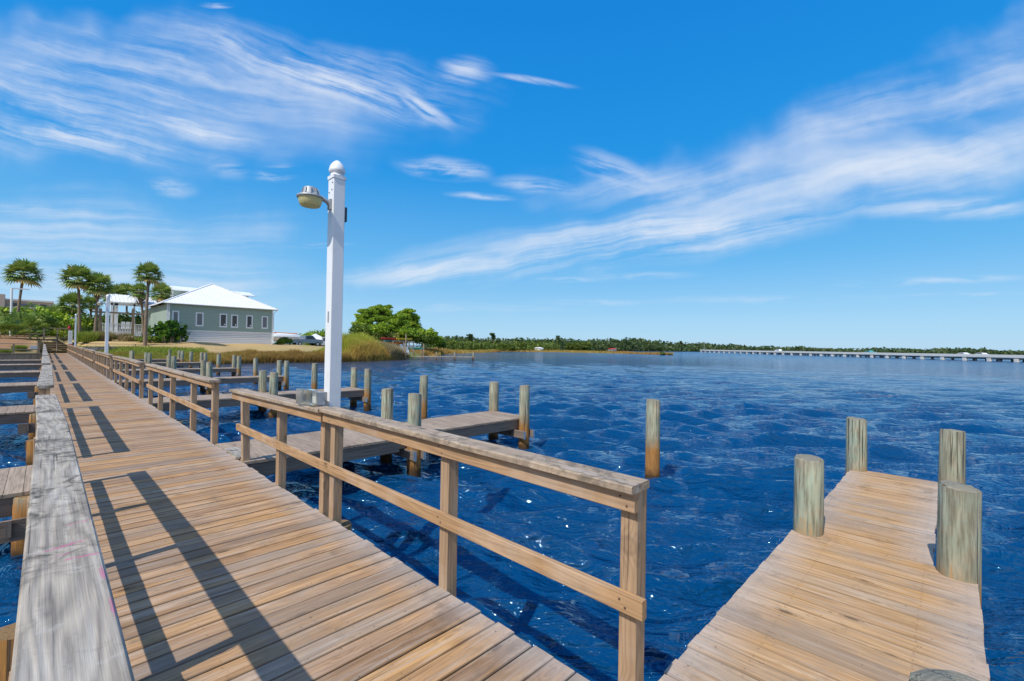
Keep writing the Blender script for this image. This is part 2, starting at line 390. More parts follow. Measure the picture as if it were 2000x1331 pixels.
WF = wood('fascia_wood', [(.25, .20, .16), (.29, .23, .19), (.22, .17, .14)], (.10, .075, .06), .6)
WO = wood('far_boards', [(.42, .32, .23), (.47, .37, .28), (.38, .29, .22), (.31, .23, .17)], (.15, .105, .075), .6, streak=.3)
def pile_fn(t, b):
    P = t.new('ShaderNodeNewGeometry').outputs['Position']; x, y, z = t.sep(P)
    ox, oy, oz = t.sep(t.new('ShaderNodeTexCoord').outputs['Object']); rid = t.new('ShaderNodeObjectInfo').outputs['Random']
    vv = t.comb(t.mul(ox, 1), t.mul(oy, 1), t.mul(oz, .07))
    v2 = t.vm('ADD', vv, t.comb(t.mul(rid, 31), t.mul(rid, 17), t.mul(rid, 7)))
    st = t.noise(v2, 48, 5, .62); br = t.noise(v2, 9, 3, .6); pat = t.noise(P, 6, 4, .6)
    c = t.mix(t.mr(br, .35, .65), (.43, .43, .31), (.28, .375, .30))
    c = t.mix(t.mul(t.mr(pat, .45, .66), .65), c, (.46, .37, .26))
    c = t.mix(t.mul(t.mr(st, .42, .64), .78), c, (.13, .11, .075))
    sm_ = t.noise(v2, 4.5, 5, .65); c = t.mix(t.mul(t.mr(sm_, .50, .66), .5), c, (.25, .19, .12))
    topd = t.mul(t.mr(t.add(z, t.mul(pat, .25)), 1.40, 1.56), .55); c = t.mix(topd, c, (.20, .17, .14))
    lo = t.mr(t.add(z, t.add(t.mul(t.sub(st, .5), .9), t.mul(t.sub(pat, .5), .5))), .80, .52); c = t.mix(lo, c, t.mix(t.mr(st, .3, .7), (.46, .22, .06), (.22, .11, .045)))
    wet = t.mr(t.add(z, t.mul(t.sub(pat, .5), .3)), .22, .06); c = t.mix(wet, c, (.07, .04, .018))
    v3 = t.vm('MULTIPLY', v2, (1, 1, .35)); crack = t.mr(t.noise(v3, 26, 2, .5), .615, .65); c = t.mix(t.mul(crack, .8), c, (.06, .05, .04))
    nz = t.sep(t.new('ShaderNodeNewGeometry').outputs['True Normal'])[2]
    rings = t.m('PINGPONG', t.add(t.mul(t.m('SQRT', t.add(t.mul(ox, ox), t.mul(oy, oy))), 95), t.mul(pat, 3)), 1)
    c = t.mix(t.mr(nz, .6, .8), c, t.mix(t.mul(rings, .5), t.mix(t.mr(z, .9, 1.1), (.26, .16, .07), (.27, .25, .19)), (.13, .11, .085)))
    t.l.new(c, b.inputs['Base Color']); b.inputs['Roughness'].default_value = .85; b.inputs['Specular IOR Level'].default_value = .2
    bump(t, b, t.sub(st, t.mul(crack, 1.5)), .6, .008)
PILE = mat('treated_pile', pile_fn)
def white_fn(t, b):
    n = t.noise(t.new('ShaderNodeTexCoord').outputs['Object'], 3, 5, .6)
    P = t.sep(t.new('ShaderNodeNewGeometry').outputs['Position'])
    g = t.noise(t.comb(t.mul(P[0], 22), t.mul(P[1], 22), t.mul(P[2], 1.3)), 1, 5, .7)
    c = t.mix(t.mr(n, .5, .8), (.80, .80, .80), (.70, .70, .68))
    c = t.mix(t.mul(t.mr(g, .56, .74), .35), c, (.42, .40, .35))
    t.l.new(c, b.inputs['Base Color'])
WHITE = mat('white_vinyl', white_fn, rough=.35)
GREYM = mat('cast_metal', color=(.36, .38, .40), rough=.55, metal=.3)
GREYP = mat('grey_plastic', color=(.33, .35, .37), rough=.5)
STEEL = mat('galvanised_steel', color=(.62, .63, .64), rough=.35, metal=.8)
BOLT = mat('rusty_bolt', color=(.10, .06, .045), rough=.7)
DARK = mat('dark_plastic', color=(.06, .07, .09), rough=.5)
def lens_fn(t, b):
    tr = t.new('ShaderNodeBsdfTranslucent'); tr.inputs[0].default_value = (1, .93, .55, 1); mx = t.new('ShaderNodeMixShader'); mx.inputs[0].default_value = .6
    t.l.new(b.outputs[0], mx.inputs[1]); t.l.new(tr.outputs[0], mx.inputs[2]); t.l.new(mx.outputs[0], t.n['Material Output'].inputs[0])
LENS = mat('lamp_lens', lens_fn, color=(.95, .88, .52), rough=.3)
CLEAR = mat('clear_cover', color=(.80, .80, .72), rough=.12, Transmission_Weight=.85, IOR=1.12)
RED = mat('red_paint', color=(.55, .03, .03), rough=.5)
BLUEC = mat('blue_paint', color=(.03, .08, .35), rough=.35)
SILVER = mat('silver_paint', color=(.50, .54, .58), rough=.3, metal=.3)
GREYC = mat('grey_paint', color=(.20, .25, .30), rough=.3, metal=.3)
WHITEC = mat('white_paint', color=(.80, .80, .80), rough=.4)
GLASS = mat('window_glass', color=(.03, .035, .04), rough=.06)
BLIND = mat('window_screen', color=(.16, .17, .18), rough=.3)
RUBBER = mat('rubber', color=(.02, .02, .02), rough=.8)
ORANGE = mat('orange_plastic', color=(.75, .20, .03), rough=.5)
YELLOW = mat('yellow_plastic', color=(.80, .55, .03), rough=.5)
MINT = mat('mint_plastic', color=(.15, .60, .38), rough=.5)
REDP = mat('red_plastic', color=(.60, .06, .05), rough=.5)
TEAL = mat('teal_paint', color=(.08, .35, .38), rough=.4)
def conc_fn(t, b):
    n = t.noise(t.new('ShaderNodeNewGeometry').outputs['Position'], .6, 5, .6)
    t.l.new(t.mix(n, (.74, .72, .67), (.60, .58, .54)), b.inputs['Base Color'])
CONC = mat('concrete', conc_fn, rough=.85)
def stucco_fn(t, b):
    n = t.noise(t.new('ShaderNodeNewGeometry').outputs['Position'], .25, 4, .6)
    t.l.new(t.mix(n, (.50, .43, .35), (.40, .35, .30)), b.inputs['Base Color'])
STUCCO = mat('beige_stucco', stucco_fn, rough=.9)
def siding_fn(c1, c2):
    def fn(t, b):
        P = t.new('ShaderNodeNewGeometry').outputs['Position']; x, y, z = t.sep(P)
        n = t.noise(t.comb(t.mul(x, .4), t.mul(y, .4), t.mul(z, 5)), 1, 4, .6)
        t.l.new(t.mix(t.mr(n, .35, .7), c1, c2), b.inputs['Base Color'])
    return fn
SIDEG = mat('green_siding', siding_fn((.34, .42, .35), (.30, .375, .315)), rough=.7)
SIDEW = mat('white_siding', siding_fn((.84, .84, .84), (.74, .74, .73)), rough=.6)
def roof_fn(t, b):
    P = t.new('ShaderNodeNewGeometry').outputs['Position']; x, y, z = t.sep(P)
    n = t.noise(P, .7, 5, .6); t.l.new(t.mix(t.mr(n, .4, .75), (.84, .84, .84), (.78, .78, .78)), b.inputs['Base Color'])
ROOF = mat('white_metal_roof', roof_fn, rough=.45)
def leaf_mat(name, ramp, trans=.25, rough=.55):
    def fn(t, b):
        r = t.attr('rnd', 'Fac'); t.l.new(t.ramp(r, ramp), b.inputs['Base Color'])
        tr = t.new('ShaderNodeBsdfTranslucent'); t.l.new(t.mix(.4, t.ramp(r, ramp), (.25, .35, .03)), tr.inputs[0])
        mx = t.new('ShaderNodeMixShader'); mx.inputs[0].default_value = trans
        t.l.new(b.outputs[0], mx.inputs[1]); t.l.new(tr.outputs[0], mx.inputs[2])
        t.l.new(mx.outputs[0], t.n['Material Output'].inputs[0])
        b.inputs['Roughness'].default_value = rough; b.inputs['Specular IOR Level'].default_value = .25
    return mat(name, fn)
L_PALM = leaf_mat('palm_leaf', [(0, (0.092, 0.158, 0.046)), (.5, (0.194, 0.292, 0.064)), (.85, (0.365, 0.404, 0.109)), (1, (0.653, 0.425, 0.164))])
L_PINE = leaf_mat('pine_leaf', [(0, (0.099, 0.191, 0.022)), (.5, (0.250, 0.408, 0.034)), (1, (0.532, 0.626, 0.057))])
L_DARK = leaf_mat('dark_leaf', [(0, (0.056, 0.114, 0.025)), (.6, (0.142, 0.227, 0.035)), (1, (0.281, 0.341, 0.054))])
L_LIME = leaf_mat('lime_leaf', [(0, (.08, .14, .015)), (.6, (.20, .27, .02)), (1, (.34, .34, .04))])
L_BANANA = leaf_mat('banana_leaf', [(0, (0.025, 0.078, 0.021)), (.6, (0.068, 0.187, 0.029)), (1, (0.203, 0.374, 0.043))], rough=.4)
L_FAR = leaf_mat('far_leaf', [(0, (0.041, 0.073, 0.031)), (.5, (0.076, 0.115, 0.042)), (1, (0.126, 0.161, 0.052))])
L_FARL = leaf_mat('far_lime_leaf', [(0, (0.068, 0.112, 0.023)), (.5, (0.119, 0.168, 0.027)), (1, (0.170, 0.208, 0.036))])
L_REED = leaf_mat('reed_leaf', [(0, (0.362, 0.226, 0.068)), (.35, (0.624, 0.420, 0.114)), (.6, (0.493, 0.450, 0.080)), (1, (0.394, 0.450, 0.046))], .35)
L_MARSH = leaf_mat('marsh_leaf', [(0, (0.219, 0.116, 0.042)), (.4, (0.473, 0.275, 0.085)), (.7, (0.399, 0.319, 0.072)), (1, (0.254, 0.290, 0.042))], .35)
L_GREENG = leaf_mat('green_grass', [(0, (0.189, 0.216, 0.044)), (.5, (0.270, 0.351, 0.055)), (1, (0.405, 0.459, 0.077))], .35)
L_MUHLY = leaf_mat('muhly_leaf', [(0, (0.182, 0.184, 0.060)), (.5, (0.286, 0.230, 0.108)), (1, (0.416, 0.241, 0.216))], .35)
L_DRY = leaf_mat('dry_reed', [(0, (.28, .20, .10)), (.5, (.45, .35, .20)), (1, (.35, .27, .14))], .35)
def bark_fn(t, b):
    P = t.attr('bc'); n = t.noise(P, 14, 4, .6); n2 = t.noise(P, 3, 2, .5)
    t.l.new(t.mix(t.mr(n, .35, .7), (.30, .22, .15), (.12, .085, .06)), b.inputs['Base Color']); bump(t, b, n, .8, .03)
BARK = mat('bark', bark_fn, rough=.9)
def ground_fn(t, b):
    P = t.new('ShaderNodeNewGeometry').outputs['Position']; x, y, z = t.sep(P)
    a = t.noise(P, .55, 6, .65); f_ = t.noise(P, 9, 4, .7); big = t.noise(P, .12, 3, .5)
    lawn = t.mix(t.mr(a, .35, .65), (.50, .34, .15), (.42, .29, .12))
    lawn = t.mix(t.mul(t.mr(f_, .45, .75), .5), lawn, (.30, .21, .09))
    lawn = t.mix(t.mul(t.mr(big, .52, .68), .5), lawn, (.26, .28, .07))
    mulch = t.mix(f_, (.36, .19, .09), (.22, .12, .06))
    lawn = t.mix(t.mr(t.add(x, t.mul(a, 2)), 1.0, -.5), lawn, mulch)
    mud = t.mix(f_, (.12, .09, .05), (.20, .15, .08))
    mg = t.mr(t.add(z, t.mul(t.sub(a, .5), .5)), .85, 1.25)
    c = t.mix(mg, t.mix(t.mr(f_, .4, .6), mud, (.20, .20, .05)), lawn)
    t.l.new(c, b.inputs['Base Color']); bump(t, b, f_, .5, .05)
GROUND = mat('dormant_lawn', ground_fn, rough=.95)
def farground_fn(t, b):
    P = t.new('ShaderNodeNewGeometry').outputs['Position']; n = t.noise(P, .08, 4, .6)
    t.l.new(t.mix(t.mr(n, .4, .65), (.33, .26, .12), (.20, .20, .06)), b.inputs['Base Color'])
FARG = mat('far_marsh_ground', farground_fn, rough=.95)
def water_fn(t, b):
    P = t.new('ShaderNodeNewGeometry').outputs['Position']; x, y, z = t.sep(P)
    # wind ripples: finer ones on top of the modelled waves
    cs, sn = math.cos(rad(40)), math.sin(rad(40))
    xa = t.add(t.mul(x, cs), t.mul(y, sn)); ya = t.sub(t.mul(y, cs), t.mul(x, sn))
    ridge = lambda n: t.sub(1, t.m('ABSOLUTE', t.mul(t.sub(n, .5), 2.6)))
    r1 = ridge(t.noise(t.comb(t.mul(xa, 3.0), t.mul(ya, .95), 0), 1, 3, .55, .4))
    r2 = ridge(t.noise(t.comb(t.mul(xa, 8.5), t.mul(ya, 3.0), 5), 1, 3, .55, .5))
    n2 = t.noise(t.comb(t.mul(xa, 22), t.mul(ya, 13), 0), 1, 2, .5, .2)
    n3 = t.noise(t.comb(t.mul(xa, .9), t.mul(ya, .38), 0), 1, 3, .55)
    n4 = t.noise(t.comb(t.mul(xa, .22), t.mul(ya, .07), 0), 1, 2, .5)
    h = t.add(t.add(t.mul(r1, .115), t.mul(r2, .042)), t.add(t.mul(n2, .014), t.add(t.mul(n3, .34), t.mul(n4, .8))))
    bump(t, b, h, 1.0, 1.0)
    sh = t.mr(t.noise(t.comb(x, y, 0), .05, 3, .6), .3, .7)
    body = t.mix(sh, (.001, .050, .150), (.001, .034, .108))
    shore = t.mul(t.mr(t.add(y, t.mul(t.m('ABSOLUTE', t.sub(x, 20)), -.35)), 36, 52), .6)
    body = t.mix(shore, body, (.075, .055, .03))
    fo = t.mul(t.mr(t.noise(t.comb(t.mul(xa, 7), t.mul(ya, 5), 3), 1, 5, .7, .6), .74, .78), t.mr(t.noise(t.comb(x, y, 0), .45, 3, .6), .62, .70))
    body = t.mix(t.mul(fo, .55), body, (.6, .65, .68))
    t.l.new(body, b.inputs['Base Color'])
    rd = t.m('SQRT', t.add(t.mul(x, x), t.mul(y, y)))     # ripples too small to resolve far away widen the reflection
    t.l.new(t.mr(rd, 20, 250, .035, .18), b.inputs['Roughness']); b.inputs['IOR'].default_value = 1.62; b.inputs['Specular Tint'].default_value = (.50, .80, 1, 1)
WATER = mat('bay_water', water_fn)

# ------------------------------------------------------------------ water: one sheet to the horizon, waves modelled near the viewer
def build_water():
    th = np.concatenate([np.linspace(-math.pi, -1.25, 60, endpoint=False), np.linspace(-1.25, 1.25, 1100, endpoint=False), np.linspace(1.25, math.pi, 60, endpoint=False)])
    r = np.concatenate([[.02], np.geomspace(1.0, 160, 620), np.geomspace(170, 7000, 30)])
    T, Rr = np.meshgrid(th, r, indexing='ij')
    hd = -YAW
    X = np.sin(T+hd)*Rr; Y = np.cos(T+hd)*Rr
    dr = Rr*math.log(160)/620; dth = Rr*(2.5/1100)
    sp = np.maximum(dr, dth)
    Z = np.zeros_like(X); DX = np.zeros_like(X); DY = np.zeros_like(X)
    rs = np.random.RandomState(5); wd = rad(225)       # the wind comes across the bay towards the walkway
    for i in range(110):
        lam = .28*(2.2/.28)**rs.rand(); k = 2*math.pi/lam
        a = wd + rs.normal(0, .42); A = .0084*lam**.80*(1.0 if lam < 2 else .8)
        ph = rs.rand()*6.283; kx, ky = k*math.cos(a), k*math.sin(a)
        fade = np.clip((lam/sp-3)/4, 0, 1)
        p = kx*X+ky*Y+ph
        Z += A*fade*np.cos(p); DX -= .8*A*fade*math.cos(a)*np.sin(p); DY -= .8*A*fade*math.sin(a)*np.sin(p)
    X = X+DX; Y = Y+DY
    n, m = X.shape; V = np.stack([X, Y, Z], -1).reshape(-1, 3)
    i = np.arange(n)[:, None]; j = np.arange(m-1)[None, :]; i2 = (i+1) % n
    Fc = np.stack([i*m+j, i2*m+j, i2*m+j+1, i*m+j+1], -1).reshape(-1, 4)[:, ::-1]
    o = np_mesh('water', V, Fc, WATER, smooth=True); tag(o, kind='structure')
build_water()

# ------------------------------------------------------------------ land
SH = [(-140, 64), (-30, 66.6), (2.6, 66.6), (4, 62), (7, 57.5), (9.5, 55.8), (13, 54.6), (17, 56.5), (21, 56), (25, 55.6), (31, 57), (35, 59), (38.5, 61.5), (42, 64), (49, 71), (56, 80), (63, 88), (71, 93), (84, 106), (100, 128), (120, 165), (150, 240)]
def shore_y(x): return np.interp(x, [p[0] for p in SH], [p[1] for p in SH])
def ground_z(x, y):
    s = y-shore_y(x)
    low = np.interp(x, [-10, 2, 3, 10, 24, 34, 42, 60], [.2, .2, 1.6, 1.75, 1.6, 1.3, .7, .35])
    z = np.where(s < 0, s*.5, np.interp(s, [0, .4, 3.5], [0, .12, .45]))
    z = np.where(s > 3.5, .45+np.minimum(1, (s-3.5)/9.5)**.85*low, z)
    z = z + np.where((x < 3) & (s > .2), np.interp(y, [67, 70, 74, 76], [.3, .6, 1.3, 1.55])*1.0, 0)*np.clip((3-x)/2, 0, 1)
    z = z + np.clip((y-76)/14, 0, 1)*.6*np.clip((34-x)/8, 0, 1)
    z = np.where((x > -.35) & (x < 2.45) & (y < 76.3), np.minimum(z, .32), z)
    z = z + .05*np.sin(x*.9+y*.3)*np.clip(s/8, 0, 1)
    return z
def gz(x, y): return float(ground_z(np.array(float(x)), np.array(float(y))))
def build_land():
    xs = np.concatenate([np.linspace(-140, -12, 30, endpoint=False), np.linspace(-12, -2, 24, endpoint=False), np.linspace(-2, 5, 50, endpoint=False), np.linspace(5, 60, 190, endpoint=False), np.linspace(60, 160, 70)])
    t = np.concatenate([[-6, -3, -1.2], np.linspace(-.6, 20, 60), np.linspace(21, 60, 25), np.linspace(70, 420, 14)])
    X, T = np.meshgrid(xs, t, indexing='ij'); Y = shore_y(X)+T
    Z = ground_z(X, Y); V = np.stack([X, Y, Z], -1).reshape(-1, 3); n, m = X.shape
    i = np.arange(n-1)[:, None]; j = np.arange(m-1)[None, :]
    Fc = np.stack([i*m+j, (i+1)*m+j, (i+1)*m+j+1, i*m+j+1], -1).reshape(-1, 4)
    tag(np_mesh('ground', V, Fc, GROUND, smooth=True), kind='structure')
build_land()

# ------------------------------------------------------------------ boardwalk
RX = 2.0                                            # outer face of the right-hand railing posts
def deck_right(y): return 1.915 + (.03*min(max(y-5, 0), 5)/5)
def walk_deck():
    bw = thing('boardwalk', (1, -3, DECK), 'long weathered timber boardwalk running from the viewer to the steps on the shore', 'boardwalk')
    m = MB(); y = -3.0
    while y < 74.9:
        w = random.uniform(.1355, .141); l = .035+random.uniform(-.006, .006); r = deck_right(y)+random.uniform(-.010, .012)
        z = DECK-.019+random.uniform(-.0022, .0022); tw = random.uniform(-.004, .004)
        bow = random.uniform(-.003, .003)
        if y < 30: pts = [(l+(r-l)*k/4, y+w/2+bow*(1-abs(k/2-1)), z+tw*(k/4-.5)) for k in range(5)]
        else: pts = [(l, y+w/2, z), (r, y+w/2, z)]
        m.board(pts, w, .038, ch=.004 if y < 25 else 0); y += .1455
    m.build('deck_boards', WD, bw)
    m = MB()
    for x in (.08, .7, 1.3, 1.86): m.board([(x, -3, DECK-.15), (x, 75, DECK-.15)], .045, .20)
    m.build('stringer', WF, bw)
    for y in (-3, .6, 4.25, 12.0, 20.0, 28.2, 37.0, 46.5, 55, 64):
        for x in (-.06, 2.02):
            pm = MB(); pm.tube([(x, y, -1.5), (x, y, .2), (x, y, .60 if x > 1 else .50)], [.125, .122, .12], 18)
            pm.build('piling', PILE, bw, True, origin=(x, y, 0))
        bm = MB(); bm.board([(-.2, y+.15, DECK-.32), (2.12, y+.15, DECK-.32)], .045, .19); bm.build('cross_beam', WF, bw)
walk_deck()

# ------------------------------------------------------------------ pilings
pile_cache = {}
def pile_mesh(top, r=.12, n=22):
    key = (round(top, 2), r)
    if key in pile_cache: return pile_cache[key]
    rs = random.Random(int(top*1000)); m = MB(); zs = [z for z in (-1.6, -.3, .1, .4, .8, 1.1) if z < top-.05]+[top-.012, top]
    a1, a2 = rs.uniform(0, 6), rs.uniform(0, 6)
    vs = []
    for i, z in enumerate(zs):
        for j in range(n):
            t = 2*math.pi*j/n; rr = r*(1+.035*math.sin(t*2+a1+z*.6)+.02*math.sin(t*5+a2+z*2)+.012*math.sin(t*9+z*4))*(1.03-.03*z)
            if i >= len(zs)-2: rr *= rs.uniform(.965, 1.0)
            if i == len(zs)-1: rr *= .93
            vs.append((rr*math.cos(t), rr*math.sin(t), z+(.008*math.cos(t+a1)-rs.uniform(0, .010) if i >= len(zs)-2 else 0)))
    m.addv(vs)
    for i in range(len(zs)-1):
        for j in range(n):
            j2 = (j+1) % n; m.f.append((i*n+j, i*n+j2, (i+1)*n+j2, (i+1)*n+j))
    c = m.addv([(0, 0, top+.006)]); b = (len(zs)-1)*n
    for j in range(n): m.f.append((b+j, b+(j+1) % n, c))
    me = m.mesh('piling', PILE, True)
    try: me.set_sharp_from_angle(angle=rad(40))
    except Exception: pass
    pile_cache[key] = me; return me
def add_pile(name, x, y, top, parent=None, r=.12, lean=(0, 0)):
    o = bpy.data.objects.new(name, pile_mesh(top, r)); col.objects.link(o)
    pl = Vector(WLOC[parent.name]) if parent else Vector((0, 0, 0))
    if parent: o.parent = parent
    o.location = Vector((x, y, 0))-pl; o.rotation_euler = (lean[1], lean[0], random.uniform(0, 6.28)); return o

# ------------------------------------------------------------------ finger piers
def finger_pier(ywide, ynar, xs, piles, label, group, side=1, far=False):
    """ywide/ynar: (front, back) of the wide part by the walkway and of the narrow outer part"""
    x0, xm, x1 = xs
    k_first = ywide[0] < 0
    t = thing('finger_pier', (x0, sum(ynar)/2, DECK), label, 'dock', group)
    m = MB(); x = x0; s = side; n = 0
    bm = WO if far else WP
    while (x1-x)*s > .05:
        wide = (xm-x)*s > 0; f, b = ywide if wide else ynar
        f += random.uniform(-.006, .006); b += random.uniform(-.006, .006)
        z = DECK-.019+random.uniform(-.002, .002)
        m.board([(x+s*.07, f, z), (x+s*.07, b, z)], .1405, .038, ch=.004 if not far else 0); x += s*.1445
    m.build('deck_boards', bm, t)
    m = MB()
    for (a, b_, yy) in ((x0, xm, ywide[0]+.05), (x0, xm, ywide[1]-.05), (xm, x1, ynar[0]+.05), (xm, x1, ynar[1]-.05), (x0, x1, sum(ynar)/2)):
        m.board([(a, yy, DECK-.145), (b_, yy, DECK-.145)], .042, .205, ch=.003)
    m.board([(x1-s*.02, ynar[0]+.08, DECK-.145), (x1-s*.02, ynar[1]-.08, DECK-.145)], .042, .20)
    m.build('joist', WF, t)
    for (px_, py_, pt) in piles:
        add_pile('piling', px_, py_, pt, t, lean=(.004, .0) if k_first else (random.uniform(-.006, .014), random.uniform(-.008, .008)))
    for px_ in sorted(set(round(p[0], 1) for p in piles)):
        ys_ = [p[1] for p in piles if abs(p[0]-px_) < .35]
        if len(ys_) > 1 and not (k_first and px_ > 0):
            c = MB(); c.board([(px_-.15, min(ys_)-.16, DECK-.34), (px_-.15, max(ys_)+.16, DECK-.34)], .042, .17)
            c.build('cross_beam', WF, t)
            h = MB()
            for yy in (min(ys_)-.02,): h.box((px_-.175, yy-.185, DECK-.43), (px_-.125, yy-.145, DECK-.26))
            h.build('bracket', STEEL, t)
    return t
ORD = ['nearest', 'second', 'third', 'fourth', 'fifth', 'sixth', 'seventh', 'eighth', 'ninth']
RP = [((-.15, 1.04), (.09, 1.0), (1.95, 4.82, 7.98), [(4.90, .93, 1.38), (7.97, .94, 1.42), (7.93, -.02, 1.40), (4.77, -.05, 1.37), (1.95, -.03, 1.335)]),
      ((6.95, 8.5), (7.14, 8.42), (1.95, 4.4, 8.02), [(4.76, 7.05, 1.46), (4.96, 8.36, 1.44), (7.74, 7.05, 1.46), (8.0, 8.34, 1.44)]),
      ((15.1, 16.5), (15.2, 16.3), (1.95, 4.6, 8.1), [(5.01, 15.15, 1.43), (5.06, 16.3, 1.42), (8.19, 15.15, 1.45), (8.24, 16.3, 1.45)]),
      ((23.3, 24.7), (23.45, 24.5), (1.95, 4.6, 8.25), [(5.10, 23.4, 1.45), (5.10, 24.5, 1.49), (8.31, 23.4, 1.46), (8.35, 24.5, 1.45)]),
      ((32.1, 33.5), (32.15, 33.2), (1.95, 4.6, 8.5), [(5.23, 32.1, 1.47), (5.16, 33.2, 1.47), (8.55, 32.1, 1.46), (8.55, 33.2, 1.49)]),
      ((41.8, 43.1), (41.85, 43.0), (1.95, 4.6, 8.8), [(5.36, 41.8, 1.43), (5.30, 42.8, 1.45), (8.86, 42.0, 1.47), (8.80, 43.0, 1.45)]),
      ((50, 51.3), (50.0, 51.0), (1.95, 4.6, 8.65), [(5.27, 50.0, 1.43), (5.27, 51.0, 1.44), (8.74, 50.0, 1.44), (8.68, 51.0, 1.47)])]
for k, (yw, yn, xs, pl) in enumerate(RP):
    lab = ['wide sunlit finger dock in the lower right corner with thick pilings at its corners', 'grey finger dock reached through the railing gap past the near white lamp post',
           'third finger dock from the viewer on the bay side, behind the near white lamp post'][k] if k < 3 else '%s finger dock from the viewer on the bay side of the boardwalk' % ORD[k]
    finger_pier(yw, yn, xs, pl, lab, 'finger docks on the bay side of the boardwalk', 1, far=k > 0)
LP = [((7.15, 8.6), (7.15, 8.6)), ((14.9, 16.4), (14.9, 16.4)), ((23.4, 25.0), (23.4, 25.0)), ((32.4, 34.1), (32.4, 34.1)), ((41.6, 43.1), (41.6, 43.1)), ((50, 51.6), (50, 51.6))]
for k, (yw, yn) in enumerate(LP):
    finger_pier(yw, yn, (.02, -2.4, -5.6), [(-2.9, yn[0]+.02, 1.4), (-2.9, yn[1]-.02, 1.4), (-5.6, yn[0]+.02, 1.43), (-5.6, yn[1]-.02, 1.4)],
                '%s finger dock from the viewer on the left side of the boardwalk' % ORD[k], 'finger docks on the left side of the boardwalk', -1, far=True)
# short supports where the left docks meet the walkway
for k, (yw, yn) in enumerate(LP[:3]):
    d = bpy.data.objects[[o.name for o in bpy.data.objects if o.name.startswith('finger_pier')][len(RP)+k]]
    for yy in (yw[0]+.03, yw[1]-.1):
        add_pile('piling', -.09, yy, .655, d, .105)
    c = MB(); c.box((-.36, yw[0]-.17, .24), (-.02, yw[0]-.13, .46)); c.box((-.24, yw[0]-.215, .30), (-.19, yw[0]-.175, .47)); c.build('block', WF, d)
MOOR = [(7.70, 3.86, 1.43), (8.02, 11.45, 1.43), (8.19, 19.8, 1.48), (8.36, 28.2, 1.45), (8.57, 37.0, 1.47), (8.74, 46.5, 1.46), (8.62, 55.0, 1.50)]
ML = ['mooring piling standing alone in the water beyond the near railing end, rusty foot', 'mooring piling in the water behind the second finger dock', 'mooring piling left of the near white lamp post, between the third and fourth docks']
for k, (x, y, tz) in enumerate(MOOR):
    o = add_pile('mooring_piling', x, y, tz, lean=(.012, -.004) if k else (.018, 0), r=.122)
    tag(o, ML[k] if k < 3 else '%s lone mooring piling from the viewer, out in the water between two finger docks' % ORD[k], 'piling', 'mooring pilings between the docks')

# ------------------------------------------------------------------ railings
def railing(y0, y1, posts, side, label, caps=None, zoff=0., drops=None, far=False):
    """side 'R' or 'L'; posts stand outside the deck edge, a 2x6 cap over a 2x4 face board, a 2x4 mid rail"""
    if side == 'R': px0, px1, cap0, cap1, fb = 1.915, 2.004, 1.842, 2.008, 1.895
    else: px0, px1, cap0, cap1, fb = -.034, .055, -.032, .128, .075
    t = thing('railing', ((px0+px1)/2, y0, DECK), label, 'railing', 'railing sections along the boardwalk')
    pm = WPOST
    for i, p in enumerate(posts):
        y, lx = (p if isinstance(p, tuple) else (p, 0)); m = MB()
        m.board([((px0+px1)/2+lx, y, .32), ((px0+px1)/2, y+random.uniform(-.008, .008), DECK+.99)], .089, .089, (0, 1, 0), .004)
        m.build('post', pm, t)
    fsig = []
    for (a, b, dz0, dz1, dx0, dx1) in (caps or [(y0, y1, 0, 0, 0, 0)]):
        n = max(2, int((b-a)/.7)+1); ys = [a+(b-a)*i/(n-1) for i in range(n)]; f = lambda y, p, q: p+(q-p)*(y-a)/(b-a)
        wob = [random.uniform(-.001, .001) for _ in ys]
        m = MB(); m.board([((cap0+cap1)/2+f(y, dx0, dx1)+wv, y, DECK+1.01+f(y, dz0, dz1)) for y, wv in zip(ys, wob)], cap1-cap0, .040, ch=.006 if not far else 0)
        m.build('top_rail', WG if side == 'L' else WCAP, t)
        m = MB(); a2, b2 = a+.004, b-.004
        m.board([(fb+f(y, dx0, dx1), min(max(y, a2), b2), DECK+.943+f(y, dz0, dz1)) for y in ys], .038, .089, ch=.004 if not far else 0)
        m.build('face_board', WR, t)
    mid = MB(); my0, my1 = min(p[0] if isinstance(p, tuple) else p for p in posts)-.10, max(p[0] if isinstance(p, tuple) else p for p in posts)+.06
    n = 6; mid.board([(fb, my0+(my1-my0)*i/(n-1), DECK+.475+random.uniform(-.004, .004)) for i in range(n)], .038, .089, ch=.004 if not far else 0)
    mid.build('mid_rail', WR, t)
    if not far:                                   # bolt heads where boards meet posts
        bm = MB(); s_ = -1 if side == 'R' else 1
        for p in posts:
            y = p[0] if isinstance(p, tuple) else p
            for z_, dy in ((.965, .018), (.925, -.016), (.49, .016), (.46, -.014)):
                bm.tube([(fb+s_*.0188, y+dy, DECK+z_), (fb+s_*.0215, y+dy, DECK+z_)], .0055, 8)
        bm.build('bolt', BOLT, t)
    return t
railing(1.02, 6.9, [1.08, 2.47, 4.20, 4.42, 5.62, (7.05, .04)], 'R', 'near tan wooden railing section on the bay side, holding the near white lamp post',
        caps=[(1.02, 4.33, 0, 0, 0, 0), (4.34, 6.95, -.01, -.015, -.01, -.10)])
railing(8.5, 15.1, [8.6, 10.1, 12.05, 13.5, 14.95], 'R', 'railing section on the bay side between the second and third docks', caps=[(8.47, 12, 0, 0, 0, 0), (12.005, 15.1, 0, .01, 0, 0)])
RS = [(16.45, 23.25), (24.7, 32.1), (33.6, 41.7), (43.2, 49.9), (51.4, 62.6), (62.9, 74)]
